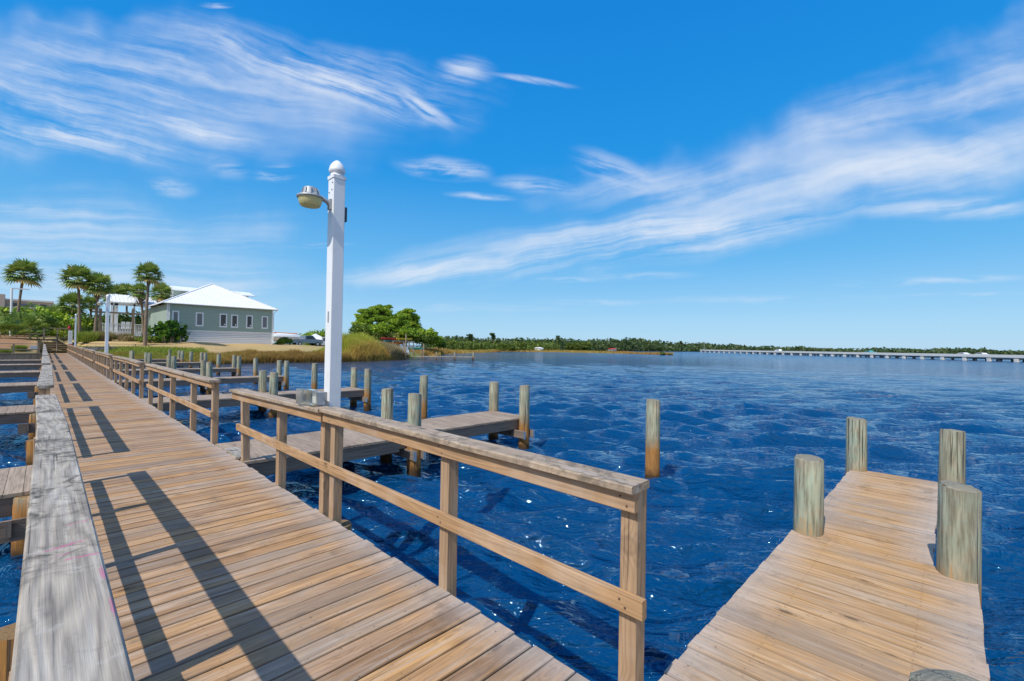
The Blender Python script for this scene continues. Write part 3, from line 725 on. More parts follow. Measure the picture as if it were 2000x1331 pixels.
for k, (a, b) in enumerate(RS):
    n = max(4, round((b-a)/1.6)); railing(a, b, [a+.08+(b-a-.16)*i/n for i in range(n+1)], 'R', '%s railing section from the viewer on the bay side of the boardwalk' % ORD[k+2], far=True,
        caps=[(a, (a+b)/2, 0, .015, 0, .02), ((a+b)/2+.01, b, .01, 0, .015, 0)])
railing(.55, 7.2, [1.3, 2.73, 4.36, 5.72, 7.1], 'L', 'near silver grey railing section on the left with pink paint marks on its top',
        caps=[(.55, 4.72, 0, 0, 0, .01), (4.725, 7.2, -.006, .0, .01, -.02)])
railing(8.62, 15.1, [8.7, 10.2, 11.8, 13.4, 15.0], 'L', 'second railing section from the viewer on the left of the boardwalk', caps=[(8.62, 12.1, 0, 0, -.02, 0), (12.11, 15.1, 0, .01, 0, .02)])
for k, (a, b) in enumerate([(16.4, 23.35), (24.65, 32.2), (33.8, 41.6), (43.2, 49.9), (51.4, 62.6), (62.9, 74)]):
    n = max(4, round((b-a)/1.6)); railing(a, b, [a+.08+(b-a-.16)*i/n for i in range(n+1)], 'L', '%s railing section from the viewer on the left of the boardwalk' % ORD[k+2], far=True)
m = MB(); m.board([(1.98, 7.15, DECK+.02), (2.05, 7.8, DECK+.0), (2.03, 8.35, DECK-.03)], .17, .03, rnd=.33)
tag(m.build('threshold_board', WG, None, origin=(2.0, 7.7, DECK)), 'loose bleached board lying across the entrance of the second dock', 'board')

# ------------------------------------------------------------------ lamp posts
def lamp_post(x, y, top, label, detail=True, head_dx=-.27):
    t = thing('lamp_post', (x, y, DECK), label, 'lamp post', 'white lamp posts along the boardwalk'); h = .0635; zt = top-.21
    m = MB(); m.board([(x, y, .25), (x+.0, y, zt)], h*2, h*2, (0, 1, 0), .006); m.build('pole', WHITE, t)
    m = MB(); m.board([(x, y, zt), (x, y, zt+.035)], h*2+.014, h*2+.014, (0, 1, 0), .004)
    R = h+.002
    m.lathe([(R*1.10, .036), (R*.98, .048), (R*.96, .060), (R*1.16, .074), (R*1.27, .088), (R*1.25, .105), (R*1.13, .135), (R*.90, .162), (R*.56, .188), (R*.25, .203), (0, .210)], (x, y, zt), 20)
    m.build('post_cap', WHITE, t, True)
    hz = top-.46; hx = x+head_dx
    hd = MB(); hd.lathe([(0, .115), (.068, .112), (.075, .10), (.085, .05), (.098, .028), (.142, .012), (.147, .0), (.142, -.010), (.12, -.006), (0, -.004)], (hx, y, hz), 28)
    for q in range(10):
        a = q*.628; hd.board([(hx+.080*math.cos(a), y+.080*math.sin(a), hz+.10), (hx+.100*math.cos(a), y+.100*math.sin(a), hz+.03)], .006, .012, (math.cos(a), math.sin(a), .01), 0)
    hd.v = [tuple((a_-b_)*.88+b_ for a_, b_ in zip(v_, (hx, y, hz))) for v_ in hd.v]
    o = hd.build('lamp_head', GREYM, t, True); tag(o, 'grey cast housing of the lamp')
    l = MB(); l.lathe([(.130, -.012), (.128, -.025), (.120, -.058), (.110, -.088), (.098, -.098), (.0, -.102)], (hx, y, hz), 28)
    for zr in (-.035, -.052, -.069, -.086): rr = .125-.0-(-zr-.012)*.3; l.lathe([(rr+.001, zr+.004), (rr+.004, zr), (rr+.001, zr-.004)], (hx, y, hz), 28)
    l.v = [tuple((a_-b_)*.88+b_ for a_, b_ in zip(v_, (hx, y, hz))) for v_ in l.v]
    lo = l.build('lens', LENS, o, True, origin=(x, y, DECK)); lo.location = (0, 0, 0)
    a = MB(); a.tube([(hx+.10, y, hz+.03), (hx+.17, y, hz+.0), (x-h-.005, y, hz-.035)], .022, 10); a.box((x-h-.018, y-.035, hz-.075), (x-h-.001, y+.035, hz+.03))
    for zz in (-.06, .01): a.tube([(x-h-.03, y-.0, hz+zz), (x-h-.01, y, hz+zz)], .009, 6)
    a.build('bracket', GREYM, t, True)
    if detail:
        b = MB(); b.box((x+h+.002, y-.03, hz-.17), (x+h+.04, y+.05, hz-.02)); b.build('sensor_box', DARK, t)
        s = MB(); s.box((x-h-.006, y-.022, 2.57), (x-h-.001, y+.0, 2.68)); s.build('switch_plate', GREYP, t)
        n = MB()
        for dy, dz in ((-.03, -.12), (.03, -.14), (.01, .12), (-.045, -.05)): n.tube([(x-h-.006, y+dy, zt+dz), (x-h, y+dy, zt+dz)], .006, 6)
        n.build('screw', RUBBER, t)
    return t
lp = lamp_post(2.10, 4.62, 4.27, 'tall white lamp post in the middle with a grey dish lamp on a bracket')
lamp_post(2.10, 29.1, 4.54, 'white lamp post halfway along the boardwalk, in front of the white porch', False)
lamp_post(2.10, 60.5, 4.80, 'farthest white lamp post on the boardwalk, just before the steps', False)
# outlet box on the railing
ob = thing('outlet_box', (1.92, 4.62, 1.75), 'weatherproof outlet box with its clear cover open beside the lamp post', 'outlet box')
m = MB(); m.box((1.90, 4.50, 1.735), (1.955, 4.64, 1.86)); m.build('box', GREYP, ob)
m = MB(); m.box((1.955, 4.60, 1.76), (2.035, 4.66, 1.85)); m.build('mounting_plate', GREYP, ob)
m = MB()
Z0, Z1 = 1.735, 1.885
m.box((1.845, 4.50, Z0), (1.895, 4.505, Z1)); m.box((1.845, 4.635, Z0), (1.895, 4.64, Z1)); m.box((1.845, 4.506, Z1-.005), (1.895, 4.634, Z1)); m.box((1.845, 4.506, Z0), (1.895, 4.634, Z0+.005)); 
m.box((1.80, 4.645, Z0), (1.895, 4.65, Z1)); m.box((1.795, 4.651, Z0), (1.80, 4.78, Z1)); m.box((1.801, 4.775, Z0), (1.87, 4.78, Z1))
m.build('cover', CLEAR, ob)
m = MB(); m.tube([(1.985, 4.55, 1.735), (1.985, 4.55, 1.60), (1.985, 4.52, 1.45)], .012, 8); m.build('conduit', STEEL, ob)
m = MB(); m.box((1.893, 4.53, 1.75), (1.899, 4.61, 1.85)); m.build('socket', WHITEC, ob)

# ------------------------------------------------------------------ steps and platform at the shore end
st = thing('steps', (1, 75, DECK), 'dark timber steps climbing from the boardwalk to the lawn', 'steps')
m = MB(); n = 7
for i in range(n):
    z = DECK+.26*(i+1)*.97; y = 75.0+.30*i
    m.board([(.02, y+.15, z), (2.1, y+.15, z)], .30, .045, ch=0)
m.build('tread', WO, st)
m = MB()
for x in (.0, 1.06, 2.12): m.board([(x, 74.9, DECK+.1), (x, 77.2, DECK+1.95-.2)], .05, .3, ch=0)
m.build('stringer', WF, st)
m = MB(); 
for i in range(14): m.board([(-1.2, 77.2+.145*i, 2.50), (2.6, 77.2+.145*i, 2.50)], .14, .04, ch=0)
m.build('landing', WO, st)
for x in (.0, 1.15, 2.12, -1.1):
    m = MB(); m.board([(x, 77.2 if x != 1.15 and x > -1 else 79.2, 1.0), (x, 77.2 if x != 1.15 and x > -1 else 79.2, 3.62)], .16 if x in (0.,) else .12, .12, (0, 1, 0), .005); m.build('post', WCAP, st)
m = MB(); m.board([(.02, 79.2, 3.66), (2.1, 79.2, 3.66)], .14, .13, ch=0); m.board([(-1.5, 79.2, 3.55), (0, 79.2, 3.6)], .14, .10, ch=0); m.board([(-1.5, 77.3, 2.9), (0, 77.3, 2.9)], .1, .10, ch=0); m.build('top_rail', WO, st)
sg = thing('notice_board', (2.12, 76.9, 2), 'narrow white notice board with red lower edge on the right post of the steps', 'sign')
a0 = aty(133.5, 646, 74.8); a1 = aty(141, 672, 74.8)
m = MB(); m.box((a0.x, 74.78, a1.z), (a1.x, 74.84, a0.z)); m.build('panel', WHITEC, sg)
m = MB(); m.box((a0.x+.02, 74.76, a1.z-.5), (a1.x, 74.83, a1.z-.01)); m.build('red_base', RED, sg)
m = MB()
for i in range(9):
    zz = a0.z-.15-i*.13; m.box((a0.x+.05, 74.765, zz-.022), (a1.x-.05-random.random()*.08, 74.777, zz))
m.build('lettering', GREYP, sg)
bag = thing('rescue_float', (2.1, 77.2, 3.6), 'small red float hanging at the top of the post behind the white notice board', 'float')
m = MB(); m.lathe([(0, .38), (.10, .34), (.13, .22), (.13, .05), (.09, 0), (0, 0)], (2.12, 77.1, 3.58), 12); m.build('float_body', RED, bag, True)
m = MB(); m.lathe([(0, .16), (.07, .14), (.08, .04), (0, 0)], (2.12, 77.1, 3.96), 10); m.build('cap', DARK, bag, True)

# ------------------------------------------------------------------ bulkhead and its rails
bh = thing('bulkhead', (-10, 66.6, 0), 'low timber seawall holding the shore left of the boardwalk', 'seawall')
m = MB()
for i in range(90): m.board([(-19.8+.22*i, 66.55, -.5), (-19.8+.22*i, 66.55, .82)], .215, .05, (0, 1, 0), 0)
m.build('planking', WO, bh); m = MB(); m.board([(-19.9, 66.5, .86), (0, 66.5, .86)], .3, .06, ch=0); m.build('cap_board', WCAP, bh)
def low_rail(y, x0, x1, ztop, zmid, label, posts, board=None):
    t = thing('shore_railing', (x0, y, .7), label, 'railing')
    m = MB(); m.board([(x0, y, ztop), (x1, y, ztop)], .16, .06, ch=0); m.build('top_rail', WO, t)
    m = MB(); m.board([(x0, y+.02, zmid), (x1, y+.02, zmid)], .04, .10, ch=0); m.build('mid_rail', WO, t)
    for x in posts: p = MB(); p.board([(x, y+.08, .2), (x, y+.08, ztop-.03)], .11, .10, (0, 1, 0), 0); p.build('post', WCAP, t)
    if board:
        p = MB(); p.board([(board[0], y+.2, board[2]), (board[1], y+.2, board[2])], .05, board[3], ch=0); p.build('panel', WG, t)
low_rail(67, -9.5, -.25, 1.80, 1.24, 'thin timber rail on the shore left of the boardwalk, with a pale sign on it', [-9.4, -6, -2.07, -.3])
low_rail(67, 2.3, 9.5, 1.88, 1.15, 'thin timber rail on the shore right of the boardwalk, in front of the lawn', [2.4, 5.0, 7.3, 9.2, 9.45], (3.0, 7.9, 1.38, .42))
m = MB(); m.box((-.95, 66.85, 1.28), (-.45, 66.88, 1.62)); tag(m.build('shore_sign', SILVER, None, origin=(-.7, 66.86, 1.3)), 'small pale blue sign fixed to the shore rail left of the boardwalk', 'sign')

# ------------------------------------------------------------------ house on the lawn
def house():
    Y0 = 70.0; hx0, hx1 = 10.6, 22.8; zg, zs, ze = 2.30, 3.70, 7.0; Y1 = 90
    t = thing('house', (16.7, Y0, zg), 'pale green lap sided house with a white metal hip roof on the lawn', 'house')
    m = MB(); e = .19; z = zs
    while z < ze:                               # lap siding, each course tilted over the one below
        z2 = min(z+e, ze)
        for (a, b) in (((hx0, Y0), (hx1, Y0)), ((hx1, Y0), (hx1, Y1)), ((hx0, Y1), (hx0, Y0))):
            A = Vector((a[0], a[1], 0)); B = Vector((b[0], b[1], 0)); nrm = (B-A).normalized().cross(Vector((0, 0, 1)))
            m.poly([A+nrm*.022+Vector((0, 0, z)), B+nrm*.022+Vector((0, 0, z)), B+nrm*.004+Vector((0, 0, z2)), A+nrm*.004+Vector((0, 0, z2))])
            m.poly([A+nrm*.0+Vector((0, 0, z)), B+nrm*.0+Vector((0, 0, z)), B+nrm*.022+Vector((0, 0, z)), A+nrm*.022+Vector((0, 0, z))])
        z = z2
    m.build('wall', SIDEG, t)
    m = MB(); z = zg-.3
    while z < zs-.02:
        z2 = z+.20
        m.box((hx0-.01, Y0+.01, z), (hx1+.01, Y0+.05, z2)); m.box((hx1-.03, Y0+.06, z), (hx1+.01, Y1, z2)); z += .245
    m.box((hx0, Y0+.2, zg-.5), (hx1-.1, Y0+.25, zs))
    m.build('skirting', SIDEW, t)
    m = MB(); m.box((hx0-.03, Y0-.05, zs-.06), (hx1+.05, Y0+.0, zs+.06)); m.box((hx1-.10, Y0-.045, zg-.2), (hx1+.045, Y0-.024, ze)); m.box((hx1+.024, Y0-.045, zg-.2), (hx1+.045, Y0+.10, ze)); m.box((hx0-.05, Y0-.045, zs), (hx0+.12, Y0-.024, ze))
    m.build('trim', SIDEW, t)
    # roof
    ex0, ex1, ey = hx0-.65, hx1+.62, Y0-.34; rx, ry, rz = (ex0+ex1)/2, 76.3, 10.62; yb = Y1+.5
    def rp(x, y, z, o=0): return Vector((x, y, z+o))
    r = MB(); zt = 7.10
    for off, flip in ((0, 1), (-.10, -1)):
        a, b, c, d, ap, ap2 = rp(ex0, ey, zt+off), rp(ex1, ey, zt+off), rp(ex1, yb, zt+off), rp(ex0, yb, zt+off), rp(rx, ry, rz+off), rp(rx, yb, rz+off)
        for q in ([a, b, ap], [b, c, ap2, ap], [d, a, ap, ap2]): r.poly(q[::flip])
    r.poly([rp(ex0, ey, zt-.10), rp(ex1, ey, zt-.10), rp(ex1, ey, zt), rp(ex0, ey, zt)]); r.poly([rp(ex1, ey, zt-.10), rp(ex1, yb, zt-.10), rp(ex1, yb, zt), rp(ex1, ey, zt)]); r.poly([rp(ex0, yb, zt-.1), rp(ex0, ey, zt-.10), rp(ex0, ey, zt), rp(ex0, yb, zt)])
    ro = r.build('roof', ROOF, t)
    sm = MB(); n = 31                              # standing seams, and caps on the hips
    for i in range(1, n):
        x = ex0+(ex1-ex0)*i/n; f = 1-abs(x-rx)/((ex1-ex0)/2)
        if f > .02: sm.board([(x, ey, zt+.01), (x, ey+(ry-ey)*f, zt+(rz-zt)*f+.01)], .03, .04, ch=0)
    for i in range(1, 28):
        y = ey+.5*i; f = min(1, (y-ey)/(ry-ey))
        for ex in (ex0, ex1): sm.board([(ex, y, zt+.02), (ex+(rx-ex)*f, y, zt+(rz-zt)*f+.02)], .035, .05, ch=0)
    for ex in (ex0, ex1): sm.board([(ex, ey, zt+.03), (rx, ry, rz+.04)], .18, .04, ch=0)
    sm.board([(rx, ry, rz+.04), (rx, yb, rz+.04)], .2, .04, ch=0)
    sm.build('roof_seam', ROOF, t)
    f = MB(); f.box((hx0, Y0-.33, ze-.02), (hx1, Y0-.02, ze)); f.build('soffit', SIDEW, t)
    g = MB(); g.tube([(ex0, ey-.05, zt-.05), (ex1, ey-.05, zt-.05)], .065, 8); g.tube([(hx1+.10, Y0-.10, zg-.1), (hx1+.10, Y0-.10, ze-.45), (ex1-.1, ey+.02, zt-.12)], .05, 8); g.tube([(hx0+.2, Y0-.10, zs), (hx0+.2, Y0-.10, ze-.1)], .05, 8)
    g.build('gutter', WHITEC, t)
    # windows (photo pixels on the wall plane y = 70)
    for (u0, u1, v0, v1, gl) in ((336, 350, 607.5, 633, 0), (382, 397.5, 610.5, 637.3, 0), (428.5, 443.5, 613, 639.3, 1), (451, 465, 615, 640, 1), (480.5, 493.5, 616.3, 641.4, 1), (510.8, 523.2, 618, 642.2, 0)):
        p0, p1 = aty(u0, (v0+v1)/2, Y0), aty(u1, (v0+v1)/2, Y0); z1 = aty((u0+u1)/2, v0, Y0).z; z0 = aty((u0+u1)/2, v1, Y0).z
        w = MB(); y = Y0-.05; tr = .15
        w.box((p0.x, y, z0), (p0.x+tr, y+.03, z1)); w.box((p1.x-tr, y, z0), (p1.x, y+.03, z1)); w.box((p0.x+tr, y, z1-tr), (p1.x-tr, y+.03, z1)); w.box((p0.x+tr, y, z0), (p1.x-tr, y+.03, z0+tr)); w.box((p0.x-.04, y-.03, z0-.05), (p1.x+.04, y+.02, z0-.003))
        wo = w.build('window', WHITEC, t)
        w = MB(); w.box((p0.x+tr, y+.012, z0+tr), (p1.x-tr, y+.02, z1-tr)); w.build('pane', GLASS if gl else BLIND, wo)
        if gl: w = MB(); w.box((p1.x-tr-.22, y+.004, z0+tr+.12), (p1.x-tr-.08, y+.010, z0+tr+.30)); w.build('sticker', WHITEC, wo)
    # raised cross wing behind the hip
    yw = 86.0; a, b = aty(327, 565, yw), aty(497, 576, yw); zr = aty(377, 563.5, yw).z
    w = MB(); w.box((a.x+.5, yw, 6.8), (b.x-.9, yw+6, zr-.55)); w.build('upper_wall', SIDEG, t)
    w = MB(); w.prism([(a.x, yw-.5, zr-.45), (a.x, yw-.5, zr-.60), (a.x, yw+3.2, zr+.25), (a.x, yw+6.8, zr-.60), (a.x, yw+6.8, zr-.45), (a.x, yw+3.2, zr+.42)], (a.x, 0, 0), (b.x, 0, 0)); w.build('upper_roof', ROOF, t)
    w = MB(); w.box((a.x+.4, yw-.04, 6.9), (a.x+.75, yw-.005, zr-.5)); w.build('corner_trim', SIDEW, t)
    # porch with its white railing
    yp = 84.0; q0, q1 = aty(216, 594, yp), aty(300, 594, yp); ztp = aty(222, 576, yp+2.2).z; zb = aty(230, 592.5, yp).z
    w = MB(); w.prism([(q0.x, yp-.3, zb), (q0.x, yp-.3, zb+.16), (q0.x, yp+2.6, ztp+.1), (q0.x, yp+5.5, zb+.16), (q0.x, yp+5.5, zb), (q0.x, yp+2.6, ztp-.08)], (q0.x, 0, 0), (q1.x+1.2, 0, 0)); po = w.build('porch_roof', ROOF, t)
    w = MB()
    for i in range(14): x = q0.x+.1+i*.42; w.board([(x, yp-.3, zb+.18), (x, yp+2.6, ztp+.13)], .04, .05, ch=0)
    w.build('seam', ROOF, po)
    for u in (218, 225, 228.5, 262, 296):
        x = aty(u, 620, yp).x; w = MB(); w.box((x-.10, yp, 3.2), (x+.10, yp+.2, zb+.02)); w.build('porch_post', SIDEW, t)
    w = MB(); w.box((q0.x, yp, zb-.30), (q1.x+1, yp+.18, zb-.003)); w.build('porch_beam', SIDEW, t)
    w = MB(); d0, d1 = aty(196, 650, 82), aty(276, 650, 82); w.box((d0.x, 82, 3.05), (d1.x, 90, 3.42)); w.box((d0.x, 81.9, 3.0), (d1.x, 81.98, 3.40)); w.build('porch_floor', SIDEW, t)
    w = MB(); x = d0.x
    while x < d1.x: w.box((x, 82.0, 3.44), (x+.09, 82.05, 4.50)); x += .17
    w.box((d0.x, 81.96, 4.50), (d1.x, 82.10, 4.60)); w.box((d0.x, 82.06, 3.5), (d1.x, 82.1, 3.6)); w.build('porch_railing', WHITEC, t)
    w = MB()
    for i in range(3):
        x = d0.x+2.2+i*.5; w.box((x, 82.4, 3.9), (x+.4, 82.9, 4.0)); w.box((x, 82.85, 3.95), (x+.4, 82.95, 4.9))
    tag(w.build('porch_chair', WHITEC, None, origin=(d0.x+2.5, 82.6, 3.42)), 'white chairs standing together on the porch behind its railing', 'chair')
house()
tf = thing('timber_frame', (6.0, 79, 2.6), 'weathered post and beam frame in front of the white porch', 'post frame')
for u in (196, 260):
    x = aty(u, 620, 79).x; m = MB(); m.board([(x, 79, 2.4), (x, 79, aty(u, 603, 79).z)], .28, .28, (0, 1, 0), 0); m.build('post', WO, tf)
m = MB(); a, b = aty(180, 609, 79), aty(292, 611, 79); m.board([(a.x, 79.2, a.z), (b.x, 79.2, a.z)], .10, .22, ch=0); m.build('beam', WO, tf)

# condo far behind on the left
def condo():
    y = 205.0; t = thing('condo_building', (-6, y, 3), 'long beige four storey condo building far behind the palms', 'building')
    A = aty(103, 592, y); x1 = A.x; zt = aty(103, 592, y).z; x0 = x1-46
    m = MB(); m.box((x0, y, 2), (x1, y+14, zt)); xs = aty(10, 600, y).x; m.box((x0, y-3, 2), (xs, y-.01, zt+1.6)); m.build('wall', STUCCO, t)
    m = MB(); m.box((x0-.3, y-.4, zt+.003), (x1+.3, y+14.4, zt+.5)); m.build('roof', CONC, t)
    fl = (zt-2.5)/4
    for k in range(4):
        z = zt-fl*(k+1)
        m = MB(); m.box((xs+.2, y-.9, z+.15), (x1-1.0, y-.82, z+1.1)); m.box((xs+.2, y-.9, z-.1), (x1-1.0, y-.02, z+.12)); m.build('balcony', STUCCO, t)
        for i in range(9):
            x = xs+1.0+i*2.1
            if x < x1-2.2: w = MB(); w.box((x, y-.06, z+.2), (x+1.4, y-.003, z+fl-.7)); w.build('window', BLIND if (i+k) % 3 else GLASS, t)
    w = MB(); w.box((x1-4.2, y-.10, zt-2.6), (x1-3.2, y-.065, zt-1.5)); w.build('window', BLUEC, t)
condo()

# ------------------------------------------------------------------ far shore, bridge
def strip(name, pts, label=None):
    """pts: list of (front x,y,z),(back x,y,z)"""
    V = []; Fc = []
    for a, b in pts: V += [a, b]
    for i in range(len(pts)-1): Fc.append([2*i, 2*i+2, 2*i+3, 2*i+1])
    return tag(np_mesh(name, np.array([tuple(v) for v in V]), np.array(Fc), FARG), kind='structure')
TL = [(700, 150), (845, 185), (1000, 235), (1150, 330), (1300, 420), (1400, 520), (1550, 560), (1700, 540), (1850, 500), (2000, 470), (2150, 450)]   # far tree line: photo column, distance
def tl(u): return float(np.interp(u, [p[0] for p in TL], [p[1] for p in TL]))
strip('far_shore', [(pg(u, tl(u)*.985, -.3), pg(u, tl(u)*1.25, 1.2)) for u in range(690, 2160, 15)])
def marsh_strip(front, back, name='marsh'):
    L = []
    for (u0, v0), (u1, v1) in zip(front, back):
        a = at(u0, v0, 0); b = at(u1, v1, .35); a.z = .02; L.append((a, b))
    return L
def dens(P, k): return [tuple(np.interp(np.linspace(0, len(P)-1, k), range(len(P)), [p[i] for p in P])) for i in (0, 1)]
M1 = marsh_strip([(838, 698), (868, 692.5), (900, 691), (940, 689.5), (976, 688.2)], [(838, 682), (868, 682), (900, 682.5), (940, 683.6), (980, 687.0)])
M2 = marsh_strip([(925, 686.2), (990, 687.2), (1080, 688.4), (1180, 690.2), (1260, 692.6), (1312, 693.8)], [(925, 682.8), (990, 683.8), (1080, 685.2), (1180, 687.2), (1260, 690.2), (1316, 692.4)])
strip('marsh', M1); strip('marsh', M2)
def bridge():
    lat0 = 163.0; Fv = Vector((math.sin(-YAW), math.cos(YAW), 0)); Rv = Vector((math.cos(YAW), math.sin(YAW), 0))
    P = lambda lat, d, z: Rv*lat+Fv*d+Vector((0, 0, z))
    t = thing('bridge', P(lat0, 240, 0), 'long low pale concrete road bridge crossing the bay on the right', 'bridge')
    d0, d1 = 118, 392
    def bar(m, la, lb, da, db, za, zb): m.board([P((la+lb)/2, da, (za+zb)/2), P((la+lb)/2, db, (za+zb)/2)], abs(lb-la), abs(zb-za), ch=0)
    m = MB(); bar(m, lat0, lat0+13, d0, d1, 1.17, 1.38); m.build('deck', CONC, t)
    m = MB(); bar(m, lat0-.15, lat0+.2, d0, d1, 1.42, 2.30); m.build('parapet', CONC, t)
    m = MB(); bar(m, lat0+12.8, lat0+13.1, d0, d1, 1.38, 2.25); m.build('parapet', CONC, t)
    m = MB()
    for q in (1, 3.6, 6.2, 8.8, 11.4): bar(m, lat0+q, lat0+q+.5, d0, d1, 1.0, 1.17)
    m.build('girder', CONC, t)
    d = d0+3
    while d < d1:
        m = MB(); m.board([P(lat0-.4, d, .82), P(lat0+13.2, d, .82)], 1.0, .36, ch=0); m.board([P(lat0+.1, d, -1), P(lat0+.1, d, .64)], .95, .95, tuple(Fv), ch=0)
        for q in (4, 8, 12): m.board([P(lat0+q, d, -1), P(lat0+q, d, .64)], .55, .55, tuple(Fv), ch=0)
        m.build('pier', CONC, t); d += 8.4
    p = thing('light_pole', P(lat0+1, 386, 2), 'slim lamp pole at the far left end of the road bridge', 'lamp post')
    m = MB(); m.tube([P(lat0+1, 386, 1), P(lat0+1, 386, 8)], .12, 6); m.build('pole', GREYP, p); m = MB(); m.tube([P(lat0+1, 386, 8), P(lat0+3, 386, 8.3)], .08, 6); m.build('arm', GREYP, p)
    return P, Fv, Rv, lat0
BP, BF, BR, BLAT = bridge()

# ------------------------------------------------------------------ vehicles
def vehicle(kind, loc, rz, paint, label, cat, group=None, name=None):
    nm = name or {'car': 'car', 'pickup': 'pickup_truck', 'van': 'van', 'boxtruck': 'box_truck'}[kind]
    t = thing(nm, (0, 0, 0), label, cat, group)
    P = {'car': ([(-2.2, .35), (-2.25, .75), (-2.1, .95), (-1.45, 1.02), (-.75, 1.42), (.55, 1.45), (1.15, 1.02), (2.05, .85), (2.2, .6), (2.15, .35)], [(-1.35, 1.03), (-.72, 1.36), (.5, 1.39), (1.0, 1.03)]),
         'pickup': ([(-2.8, .5), (-2.85, 1.05), (-2.8, 1.15), (-.75, 1.15), (-.6, 1.82), (.75, 1.85), (1.4, 1.22), (2.6, 1.12), (2.75, .8), (2.7, .5)], [(-.55, 1.2), (-.42, 1.74), (.68, 1.77), (1.2, 1.2)]),
         'van': ([(-2.5, .45), (-2.55, 1.2), (-2.4, 1.95), (.9, 2.0), (1.6, 1.3), (2.4, 1.1), (2.55, .75), (2.5, .45)], [(-2.2, 1.2), (-2.15, 1.8), (.8, 1.82), (1.35, 1.2)]),
         'boxtruck': ([(-3.5, .6), (-3.5, 3.0), (1.1, 3.0), (1.1, 2.1), (2.0, 2.05), (2.5, 1.4), (3.1, 1.2), (3.2, .6)], [(1.3, 1.4), (1.35, 1.95), (1.9, 1.95), (2.3, 1.4)])}[kind]
    W = .88
    m = MB(); n = len(P[0]); cl_ = lambda y, z: y*(1-.10*max(0, (z-1.0)))
    k = m.addv([(x, cl_(-W, z), z) for x, z in P[0]]+[(x, cl_(W, z), z) for x, z in P[0]])
    m.f.append(tuple(k+i for i in range(n))); m.f.append(tuple(k+n+i for i in range(n))[::-1])
    for i in range(n): j = (i+1) % n; m.f.append((k+i, k+n+i, k+n+j, k+j))
    m.build('body', paint, t)
    m = MB()
    for s in (-1, 1):
        q = [(x, cl_(s*(W+.012), z), z) for x, z in P[1]]; m.poly(q if s < 0 else q[::-1])
    m.build('window', GLASS, t)
    m = MB(); a, b = P[1][2], P[1][3]; m.poly([(a[0]+.10, -.66, a[1]+.02), (b[0]+.22, -.72, b[1]+.03), (b[0]+.22, .72, b[1]+.03), (a[0]+.10, .66, a[1]+.02)]); m.build('windscreen', GLASS, t)
    L = P[0][-1][0]
    for sx in (-L*.62, L*.62):
        for sy in (-1, 1):
            m = MB(); m.tube([(sx, sy*(W-.18), .36), (sx, sy*(W+.03), .36)], .36, 16); w = m.build('wheel', RUBBER, t)
            m = MB(); m.tube([(sx, sy*(W+.031), .36), (sx, sy*(W+.045), .36)], .21, 12); m.build('rim', SILVER, w)
    for sy in (-.6, .6): m = MB(); m.box((L-.02, sy-.15, .68), (L+.04, sy+.15, .82)); m.build('headlight', WHITEC, t)
    for sy in (-.7, .7): m = MB(); m.box((-L-.06, sy-.10, .75), (-L-.02, sy+.10, .95)); m.build('tail_light', RED, t)
    t.location = loc; t.rotation_euler = (0, 0, rz); WLOC[t.name] = tuple(loc); return t
hb = math.atan2(BF.y, BF.x)
G_ = 'vehicles crossing the road bridge'
vehicle('van', BP(BLAT+4, 284, 1.39), hb, WHITEC, 'small white van near the left end of the road bridge', 'van', G_)
vehicle('pickup', BP(BLAT+4, 211, 1.39), hb, TEAL, 'teal pickup truck midway along the road bridge', 'pickup truck', G_)
vehicle('car', BP(BLAT+4, 167.5, 1.39), hb, WHITEC, 'left one of the two white cars close together on the road bridge', 'car', G_)
vehicle('car', BP(BLAT+4, 161, 1.39), hb, WHITEC, 'right one of the two white cars close together on the road bridge', 'car', G_)
def gp(u, y): x = aty(u, 660, y).x; return (x, y, gz(x, y))
vehicle('pickup', gp(598, 82), rad(10), GREYC, 'grey pickup truck parked on the lawn right of the house', 'pickup truck')
vehicle('van', gp(648, 83), rad(6), WHITEC, 'white van partly behind the near white lamp post', 'van')
vehicle('car', gp(70, 96), rad(4), SILVER, 'silver car parked behind the platform rail left of the steps', 'car')
vehicle('car', gp(104, 108), rad(4), BLUEC, 'blue car parked beyond the steps', 'car')

# ------------------------------------------------------------------ boats, tent, kayaks, jetty
def hull(m, L, W, H, loc, rz, z0=0, n=13, pointy=1.0):
    c, s = math.cos(rz), math.sin(rz); rings = []
    for i in range(n):
        f = i/(n-1); x = (f-.5)*L; w = W/2*math.sin(math.pi*min(1, max(0, f*.94+.03)))**(.55*pointy); zk = .25*H*(2*f-1)**2; ring = []
        for j in range(9):
            a = math.pi*j/8; ring.append((x, -math.cos(a)*w, z0+H-math.sin(a)*(H-zk)))
        rings.append(ring)
    V = []
    for r_ in rings:
        for (x, y, z) in r_: V.append((loc[0]+x*c-y*s, loc[1]+x*s+y*c, loc[2]+z))
    k = m.addv(V)
    for i in range(n-1):
        for j in range(8): m.f.append((k+i*9+j, k+(i+1)*9+j, k+(i+1)*9+j+1, k+i*9+j+1))
        m.f.append((k+i*9+8, k+(i+1)*9+8, k+(i+1)*9, k+i*9))
    m.f.append(tuple(k+j for j in range(9))); m.f.append(tuple(k+(n-1)*9+j for j in range(9))[::-1])
bt = thing('boat', gp(548, 86), 'covered white boat with an orange stripe parked just right of the house', 'boat')
bl = Vector(WLOC[bt.name]); m = MB(); hull(m, 6.5, 2.2, .9, bl+Vector((1.0, 0, .35)), rad(5)); m.build('hull', WHITEC, bt, True)
